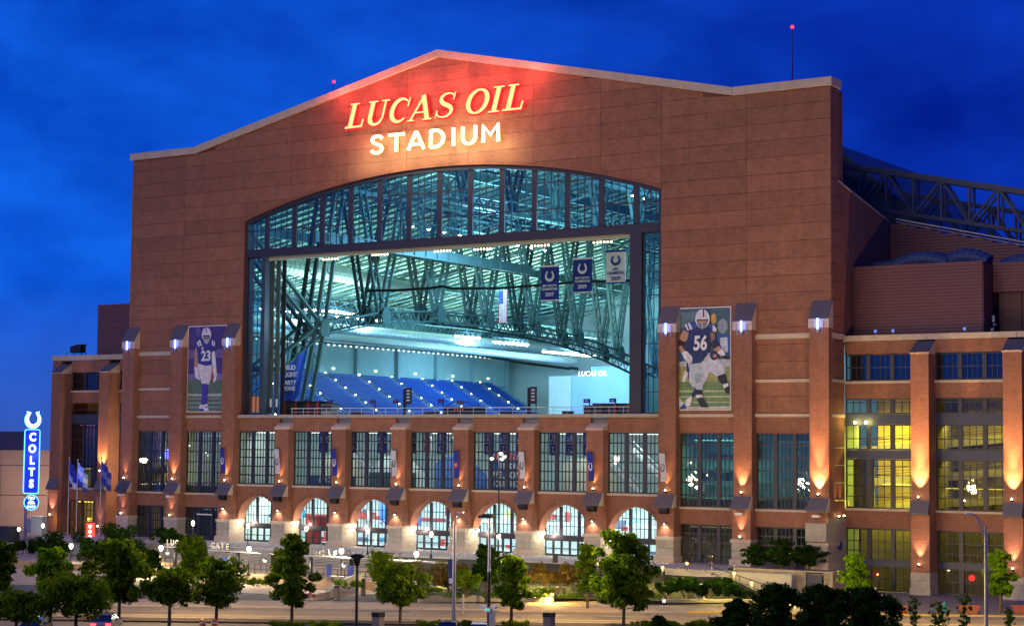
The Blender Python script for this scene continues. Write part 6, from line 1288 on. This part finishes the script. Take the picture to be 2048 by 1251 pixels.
b = MB().box(-1.0, 1.0, -.3, .3, .45, .65).box(-1.3, -.7, -.25, .25, 0, .45).box(.7, 1.3, -.25, .25, 0, .45); o = b.build('stone_bench', CONC, loc=at_z(675, 1163, .9)); tag(o, 'pale stone bench behind the green planter', 'bench')
for k, (u, v, Z) in enumerate([(455, 1104, 2.5), (573, 1108, 2.5), (1010, 1121, 2.5), (1110, 1124, 2.5)]):
    P = at_z(u, v, Z); tag(MB().lathe((0, 0, 0), [(.3, 0), (.3, .9), (.2, 1.05)], 10).build('litter_bin', DARK, loc=P), 'dark round litter bin on the plaza, ' + ['left of the first arch lamp', 'between the first two arches', 'below the fifth arch', 'below the sixth arch'][k], 'litter bin')
# ------------------------------------------------------------------ cars
def car(P, rz, paint, label, tail=False):
    o = thing('parked_car', label, 'car', P, rz); Lx = 2.25; pm = mat('car_'+paint[0], paint[1], .25, .3)
    prof = [(-2.2, .35), (-2.25, .75), (-2.1, .98), (-1.2, 1.02), (1.35, .98), (2.1, .85), (2.25, .6), (2.2, .35)]
    b = MB(); b.prism(prof, -.86, .86); b.build('body', pm, o)
    MB().hexa([(-1.75, -.80, .99), (1.2, -.80, .99), (1.2, .80, .99), (-1.75, .80, .99), (-1.15, -.62, 1.50), (.35, -.62, 1.50), (.35, .62, 1.50), (-1.15, .62, 1.50)]).build('glasshouse', mat('car_glass', (.02, .03, .06), .08, spec=.8), o)
    MB().hexa([(-1.2, -.64, 1.49), (.40, -.64, 1.49), (.40, .64, 1.49), (-1.2, .64, 1.49), (-1.1, -.58, 1.56), (.28, -.58, 1.56), (.28, .58, 1.56), (-1.1, .58, 1.56)]).build('roof', pm, o)
    for x in (-1.4, 1.4):
        for s_ in (-1, 1):
            w = MB().tube((x, s_*.68, .33), (x, s_*.90, .33), .33, n=16).build('wheel', BLACK, o); MB().tube((x, s_*.90, .33), (x, s_*.91, .33), .19, n=10).build('rim', POLE, w)
    for s_ in (-1, 1):
        MB().box(2.17, 2.24, s_*.62-.2, s_*.62+.2, .6, .75).build('headlight', mat('lens', (.7, .7, .7), .1), o)
        MB().box(-2.27, -2.2, s_*.62-.2, s_*.62+.2, .7, .88).build('tail_light', emis('tail_on', (1, .03, .03), 8) if tail else mat('tail_off', (.3, .01, .01), .3), o)
        MB().box(.75, .95, s_*.98-.1, s_*.98+.1, .98, 1.14).build('mirror', pm, o)
    return o
AZ = math.radians(123)
car(at_z(897, 1279, 0), AZ, ('navy', (.02, .03, .09)), 'dark blue parked car whose roof shows at the foot of the silver mast')
car(at_z(958, 1283, 0), AZ, ('white', (.5, .5, .53)), 'pale parked car whose roof shows between the two poles')
car(at_z(213, 1262, 0), AZ, ('silver', (.35, .35, .37)), 'parked car with glowing tail lights half hidden behind the left trees', True)
car(at_z(70, 1270, 0), AZ, ('black', (.02, .02, .02)), 'dark parked car behind the lowest left tree')
# ------------------------------------------------------------------ trees and shrubs
def leafmat(name, c1, c2, tr=.3):
    m = bpy.data.materials.new(name); m.use_nodes = True; t = m.node_tree; t.nodes.clear(); o = t.nodes.new('ShaderNodeOutputMaterial'); d = t.nodes.new('ShaderNodeBsdfDiffuse'); tl = t.nodes.new('ShaderNodeBsdfTranslucent'); mx = t.nodes.new('ShaderNodeMixShader'); mx.inputs[0].default_value = tr
    g = t.nodes.new('ShaderNodeNewGeometry'); n = t.nodes.new('ShaderNodeTexNoise'); n.inputs['Scale'].default_value = .8; n.inputs['Detail'].default_value = 8; n.inputs['Roughness'].default_value = .7; t.links.new(g.outputs['Position'], n.inputs[0])
    r = t.nodes.new('ShaderNodeValToRGB'); r.color_ramp.elements[0].position = .35; r.color_ramp.elements[1].position = .68; r.color_ramp.elements[0].color = (*c1, 1); r.color_ramp.elements[1].color = (*c2, 1)
    t.links.new(n.outputs[0], r.inputs[0]); t.links.new(r.outputs[0], d.inputs[0]); t.links.new(r.outputs[0], tl.inputs[0]); t.links.new(d.outputs[0], mx.inputs[1]); t.links.new(tl.outputs[0], mx.inputs[2]); t.links.new(mx.outputs[0], o.inputs[0]); return m
LG = leafmat('leaf_green', (.05, .13, .006), (.24, .36, .015)); LD = leafmat('leaf_dark', (.015, .060, .004), (.15, .25, .014)); LY = leafmat('leaf_bright', (.09, .22, .006), (.26, .46, .02), .4)  # lighter tones hold the yellow-green lamplight on the crowns as leaf colour
LA = leafmat('leaf_amber', (.10, .08, .02), (.22, .15, .04)); LP = leafmat('leaf_pale', (.14, .14, .06), (.28, .26, .13)); LK = leafmat('leaf_black', (.006, .022, .004), (.04, .10, .012)); BARK = mat('bark', (.10, .07, .045), .9, var=.3, scale=5, bump=.5)  # leaf_amber carries the gold lamplight of the shrub bed in its colour
FL = leafmat('flower_pink', (.25, .06, .06), (.45, .2, .16)); FY = leafmat('flower_yellow', (.35, .30, .08), (.6, .5, .2))
def leaves(name, blobs, count, size, m, parent=None, seed=1, shell=.35):
    """blobs: (x,y,z,rx,ry,rz)"""
    R = np.random.default_rng(seed); vol = np.array([b[3]*b[4]*b[5] for b in blobs]); pr = vol**.62; pr /= pr.sum()
    idx = R.choice(len(blobs), count, p=pr); B = np.array(blobs)[idx]
    d = R.normal(size=(count, 3)); d /= np.linalg.norm(d, axis=1)[:, None]; rad = (shell+(1-shell)*R.random(count)**.6)*(1+.10*R.normal(size=count)); c = B[:, :3]+d*B[:, 3:]*rad[:, None]
    nrm = d+R.normal(size=(count, 3))*.7; nrm /= np.linalg.norm(nrm, axis=1)[:, None]; t1 = np.cross(nrm, R.normal(size=(count, 3))); t1 /= np.linalg.norm(t1, axis=1)[:, None]; t2 = np.cross(nrm, t1)
    s_ = size*(.45+1.1*R.random(count)**1.5)[:, None]
    V = np.stack([c-t1*s_*.5, c+t2*s_*.32+nrm*s_*.08, c+t1*s_*.5, c-t2*s_*.32+nrm*s_*.08], 1).reshape(-1, 3)
    me = bpy.data.meshes.new(name); me.vertices.add(count*4); me.vertices.foreach_set('co', V.ravel()); me.loops.add(count*4); me.loops.foreach_set('vertex_index', np.arange(count*4)); me.polygons.add(count); me.polygons.foreach_set('loop_start', np.arange(count)*4); me.polygons.foreach_set('loop_total', np.full(count, 4)); me.materials.append(m); me.update(); me.validate()
    o = bpy.data.objects.new(name, me); COL.objects.link(o)
    if parent: o.parent = parent
    return o
def tree(u, vb, vc, vt, wpx, Z, m, label, n=5000, ls=.30, shape='round', seed=1, cat='tree', group=None, trunk=.16, squash=1.0, P=None):
    P = P or at_z(u, vb, Z); k = F_PX/depth(P); H_ = (h_at(P, u, vt)-P.z); cb = (h_at(P, u, vc)-P.z); Wd = wpx/k
    o = thing('tree' if cat == 'tree' else 'shrub', label, cat, P, 0, group); R = random.Random(seed); ch = H_-cb; bl = []
    b = MB(); top = Vector((0, 0, cb+ch*.45)); b.tube((0, 0, -.1), (0.05, 0, cb+ch*.12), trunk, trunk*.72, 8); b.tube((.05, 0, cb+ch*.12), top, trunk*.7, trunk*.3, 7)
    nb_ = 34
    for i in range(nb_):
        t = (i+.5)/nb_; z = cb+ch*t
        env = {'round': math.sin(math.pi*(.12+.80*t))**.7, 'oval': math.sin(math.pi*(.16+.74*t))**.8, 'cone': (1-t)**.75*.95+.08, 'vase': (.45+.6*t) if t < .7 else 1.0-(t-.7)*1.3, 'flat': math.sin(math.pi*(.2+.6*t))}[shape]
        a = i*2.4+R.random()*.8; r_ = Wd/2*env*R.uniform(.20, .84); sz = Wd*R.uniform(.08, .17)*(.6+.4*env); x, y = r_*math.cos(a), r_*math.sin(a)
        bl.append((x, y, z, sz, sz, sz*R.uniform(.55, .8)*squash))
        if i % 2 == 0: b.tube((0, 0, cb*.85+ch*t*.35), (x*.85, y*.85, z-.1), trunk*.32, trunk*.1, 5, caps=False)
    for i in range(7): z = cb+ch*(.12+.76*i/6); bl.append((0, 0, z, Wd*.17, Wd*.17, ch*.12))
    main = list(bl)
    for i in range(60):
        q = main[R.randrange(len(main))]; a = R.uniform(0, 6.28); e = R.uniform(-1, 1); s3 = Wd*R.uniform(.02, .05)
        bl.append((q[0]+q[3]*.98*math.cos(a)*math.cos(e), q[1]+q[3]*.98*math.sin(a)*math.cos(e), q[2]+q[5]*1.05*math.sin(e), s3, s3, s3*.7))
    b.build('trunk', BARK, o); leaves('crown', bl, n, ls, m, o, seed); return o
def shrub(u, vb, vt, wpx, Z, m, label, n=1800, ls=.2, seed=1, group=None, depthm=None):
    P = at_z(u, vb, Z); k = F_PX/depth(P); H_ = max(.3, h_at(P, u, vt)-P.z); Wd = wpx/k; o = thing('shrub', label, 'shrub', P, 0, group); R = random.Random(seed); bl = []
    q = depthm or Wd*.35; rd = (-YAW)
    for i in range(14):
        x = R.uniform(-.42, .42)*Wd; y = R.uniform(-.5, .5)*q; sz = R.uniform(.14, .22)*max(Wd*.6, H_); z = R.uniform(.3, .78)*H_; X = x*math.cos(rd)-y*math.sin(rd); Y = x*math.sin(rd)+y*math.cos(rd); bl.append((X, Y, z, sz, sz, min(sz, H_*.3)))
    b = MB()
    for i in range(5): b.tube((bl[i][0]*.2, bl[i][1]*.2, 0), (bl[i][0]*.8, bl[i][1]*.8, bl[i][2]), .05, .02, 5)
    b.build('stems', BARK, o); leaves('foliage', bl, n, ls, m, o, seed, shell=.4); return o
tree(583, 1245, 1208, 1070, 112, .12, LD, 'tall dense dark oval tree in the median left of the black lamp post', 9000, .32, 'oval', 3)
tree(800, 1245, 1205, 1128, 125, .12, LG, 'round lit green tree in the median between the two litter bins', 7500, .28, 'round', 4)
tree(1022, 1252, 1212, 1113, 92, .12, LG, 'bushy green tree in the median right of the camera pole', 6500, .28, 'round', 5)
tree(1247, 1252, 1212, 1066, 158, .12, LD, 'largest dark tree standing before the seventh arch', 11000, .34, 'oval', 6)
tree(432, 1250, 1208, 1118, 150, .12, LD, 'dark spreading tree with forked limbs at the left, above the orange drums', 8000, .28, 'round', 7)
tree(338, 1256, 1205, 1140, 130, .12, LD, 'dark layered tree second from the forked tree', 6500, .28, 'round', 8)
tree(237, 1256, 1200, 1082, 165, .12, LD, 'big dark tree in front of the red pylon', 10000, .32, 'oval', 9)
tree(100, 1262, 1185, 1098, 118, .12, LY, 'bright yellow-green tree at the left', 8500, .28, 'round', 10)
tree(150, 1290, 1225, 1150, 190, .12, LG, 'mid green low tree below the bright yellow-green one', 9000, .28, 'round', 11)
tree(-5, 1262, 1180, 1082, 85, .12, LD, 'dark tree cut off by the left picture edge', 6000, .3, 'oval', 12)
tree(30, 1300, 1235, 1185, 150, .12, LG, 'low olive tree in the bottom left corner', 6000, .28, 'round', 13)
tree(385, 1190, 1150, 1073, 100, .2, LD, 'dark tree before the outer doors left of the first arch', 6500, .32, 'round', 14)
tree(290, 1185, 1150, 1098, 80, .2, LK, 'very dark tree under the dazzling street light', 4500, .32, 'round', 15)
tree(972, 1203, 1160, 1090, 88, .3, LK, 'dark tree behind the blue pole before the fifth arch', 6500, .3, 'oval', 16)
tree(1175, 1215, 1180, 1092, 74, .15, LD, 'slim dark street tree right of the golden shrubs', 5000, .28, 'vase', 17)
tree(757, 1188, 1160, 1103, 74, .5, LG, 'airy olive tree left of the pale shrubs, under the gate letters', 3800, .24, 'vase', 18)
tree(1711, 1216, 1180, 1110, 84, .13, LY, 'bright green street tree by the blue sign on the right', 8000, .26, 'oval', 19)
tree(2001, 1224, 1186, 1102, 76, .13, LY, 'bright green street tree behind the lamp post at far right', 7500, .26, 'oval', 20)
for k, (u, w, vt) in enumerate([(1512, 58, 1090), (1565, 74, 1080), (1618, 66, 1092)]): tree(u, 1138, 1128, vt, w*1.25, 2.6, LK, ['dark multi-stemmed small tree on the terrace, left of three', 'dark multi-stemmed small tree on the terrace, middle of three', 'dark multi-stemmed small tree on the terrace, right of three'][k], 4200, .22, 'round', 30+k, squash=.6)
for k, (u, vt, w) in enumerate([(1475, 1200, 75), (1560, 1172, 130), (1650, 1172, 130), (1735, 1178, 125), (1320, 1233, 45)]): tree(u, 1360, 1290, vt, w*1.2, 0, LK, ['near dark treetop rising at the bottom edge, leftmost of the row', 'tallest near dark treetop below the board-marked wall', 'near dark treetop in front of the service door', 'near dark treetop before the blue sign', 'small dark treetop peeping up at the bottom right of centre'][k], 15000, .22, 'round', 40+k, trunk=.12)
for k, (u, vt, w) in enumerate([(1830, 1192, 40), (1880, 1200, 60), (1930, 1185, 45), (2020, 1215, 30), (1425, 1232, 40), (1790, 1195, 60)]): tree(u, 1360, 1300, vt, w, 0, LD, ['thin twiggy sapling at the bottom right, first', 'twiggy sapling before the hydrant', 'tall wispy sapling before the terracotta box', 'tiny sapling at the bottom right corner', 'small dark bush top left of the near treetops', 'sapling beside the near dark treetop'][k], 420, .26, 'vase', 50+k, trunk=.04)
# shrubs
for k, (u, vb, vt, w, m) in enumerate([(1045, 1175, 1118, 70, LA), (1095, 1178, 1120, 80, LA), (1150, 1180, 1122, 60, LA), (850, 1180, 1112, 80, LP), (905, 1182, 1118, 80, LA), (930, 1190, 1130, 60, LG), (800, 1150, 1118, 50, LP)]):
    shrub(u, vb, vt, w, 1.2, m, ['golden lit shrub left of the amber light', 'golden lit shrub in the middle of the bed', 'golden lit shrub beside the slim tree', 'pale feathery shrub glowing under a lamp', 'brownish shrub right of the pale one', 'green shrub left of the dark tree', 'pale shrub below the gate letters'][k], 4200, .2, 60+k)
shrub(694, 1176, 1158, 62, .9, LY, 'bright green ground cover in the curved planter', 2600, .14, 70); shrub(616, 1196, 1184, 34, .5, FL, 'reddish pink flowers at the front of the curved planter', 900, .12, 71)
shrub(515, 1172, 1152, 60, .9, LY, 'bright green planting left of the dense oval tree', 2200, .14, 72); shrub(1075, 1196, 1185, 50, .6, FY, 'yellow flowers in the small raised bed', 900, .1, 73)
for k, (u, vb, vt, w) in enumerate([(120, 1120, 1060, 110), (190, 1135, 1072, 110), (250, 1120, 1040, 80), (60, 1115, 1072, 70), (330, 1100, 1010+40, 70), (1540, 1200, 1188, 60), (215, 1090, 1035, 60)]):
    shrub(u, vb, vt, w, .3 if k != 4 else 1.5, LK if k != 6 else LA, ['dark shrub mass right of the neon pylon', 'dark shrub mass below the globe lamp', 'dark shrub before the left facade end', 'dark shrub at the foot of the neon pylon', 'dark tall shrub before the left outer window', 'low pale-green bush at the foot of the diagonal stair', 'brownish shrub at the red pylon'][k], 4500, .28, 80+k)
for k in range(9):
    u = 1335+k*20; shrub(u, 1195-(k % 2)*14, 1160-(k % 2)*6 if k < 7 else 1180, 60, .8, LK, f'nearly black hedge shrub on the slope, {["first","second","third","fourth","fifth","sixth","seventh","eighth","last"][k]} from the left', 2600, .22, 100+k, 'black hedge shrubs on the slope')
for k, (u, w) in enumerate([(574, 74), (650, 80), (875, 90), (920, 60), (1030, 60), (1290, 60), (1340, 70), (1395, 50)]):
    shrub(u, 1256, 1239, w, .12, LG, ['low hedge at the foot of the dense oval tree', 'low hedge right of the dense oval tree', 'low hedge left of the silver mast', 'low hedge behind the parked cars', 'low hedge under the bushy tree', 'low hedge under the largest dark tree', 'low hedge right of the largest tree', 'short low hedge at the lower right'][k], 2600, .13, 120+k)
leaves('grass', [(46+i*1.1, -8.0+(i % 3)*.8, 2.62, .8, .8, .1) for i in range(11)], 3500, .12, LD, None, 5)['kind'] = 'stuff'
leaves('ground_cover', [tuple(at_z(600+i*26, 1190-(i % 3)*12, .9 if i < 3 else 1.0))+(1.6, 1.6, .25) for i in range(7, 28)], 14000, .16, LD, None, 6, .2)['kind'] = 'stuff'
# sodium street lighting along the street (unseen lights added without masts, to brighten the dark street)
for k, (s_, t_) in enumerate([(-62, 14), (-28, 14), (6, 14), (40, 14)]):
    P = st(s_, t_, 0); lamp('unseen_street_light', 'POINT', (P.x, P.y, 10.5), 14000, (1, .66, .28), None, size=.6)

COVER = mat('iron_cover', (.05, .045, .04), .6, .4, var=.2)
for k, (s_, t_) in enumerate([(-20, 3.1), (2, 6.2), (14, 2.2), (27, 7.0), (-8, 9.8), (36, 4.0)]):
    P = st(s_, t_, .006); tag(MB().tube((0, 0, -.004), (0, 0, .004), .38, n=18).build('manhole_cover', COVER, loc=P), 'dark round iron cover in the tan street, ' + ['left of the dense oval tree', 'between the two round trees', 'near the yellow kerb start', 'by the near treetops', 'close to the near kerb hedge', 'below the hedge slope'][k], 'manhole cover')
PT_ = mat('asphalt_patch', (0.12, 0.10, 0.075), 0.9, var=0.25, scale=1.2, bump=.2)
for (s0, s1, t0, t1) in ((-14, -8.5, 1.2, 3.2), (9, 12, 5.2, 7.4), (22, 31, 1.4, 2.3), (-36, -30, 6, 7.6)): strip('asphalt_patch', s0, s1, t0, t1, 0.0045, PT_, 0.003)
for k in range(34): strip('pavement_crack', -50+k*3.1, -50+k*3.1+.05, .62, 11.5, 0.0035, PT_, 0.002) if k % 2 else None
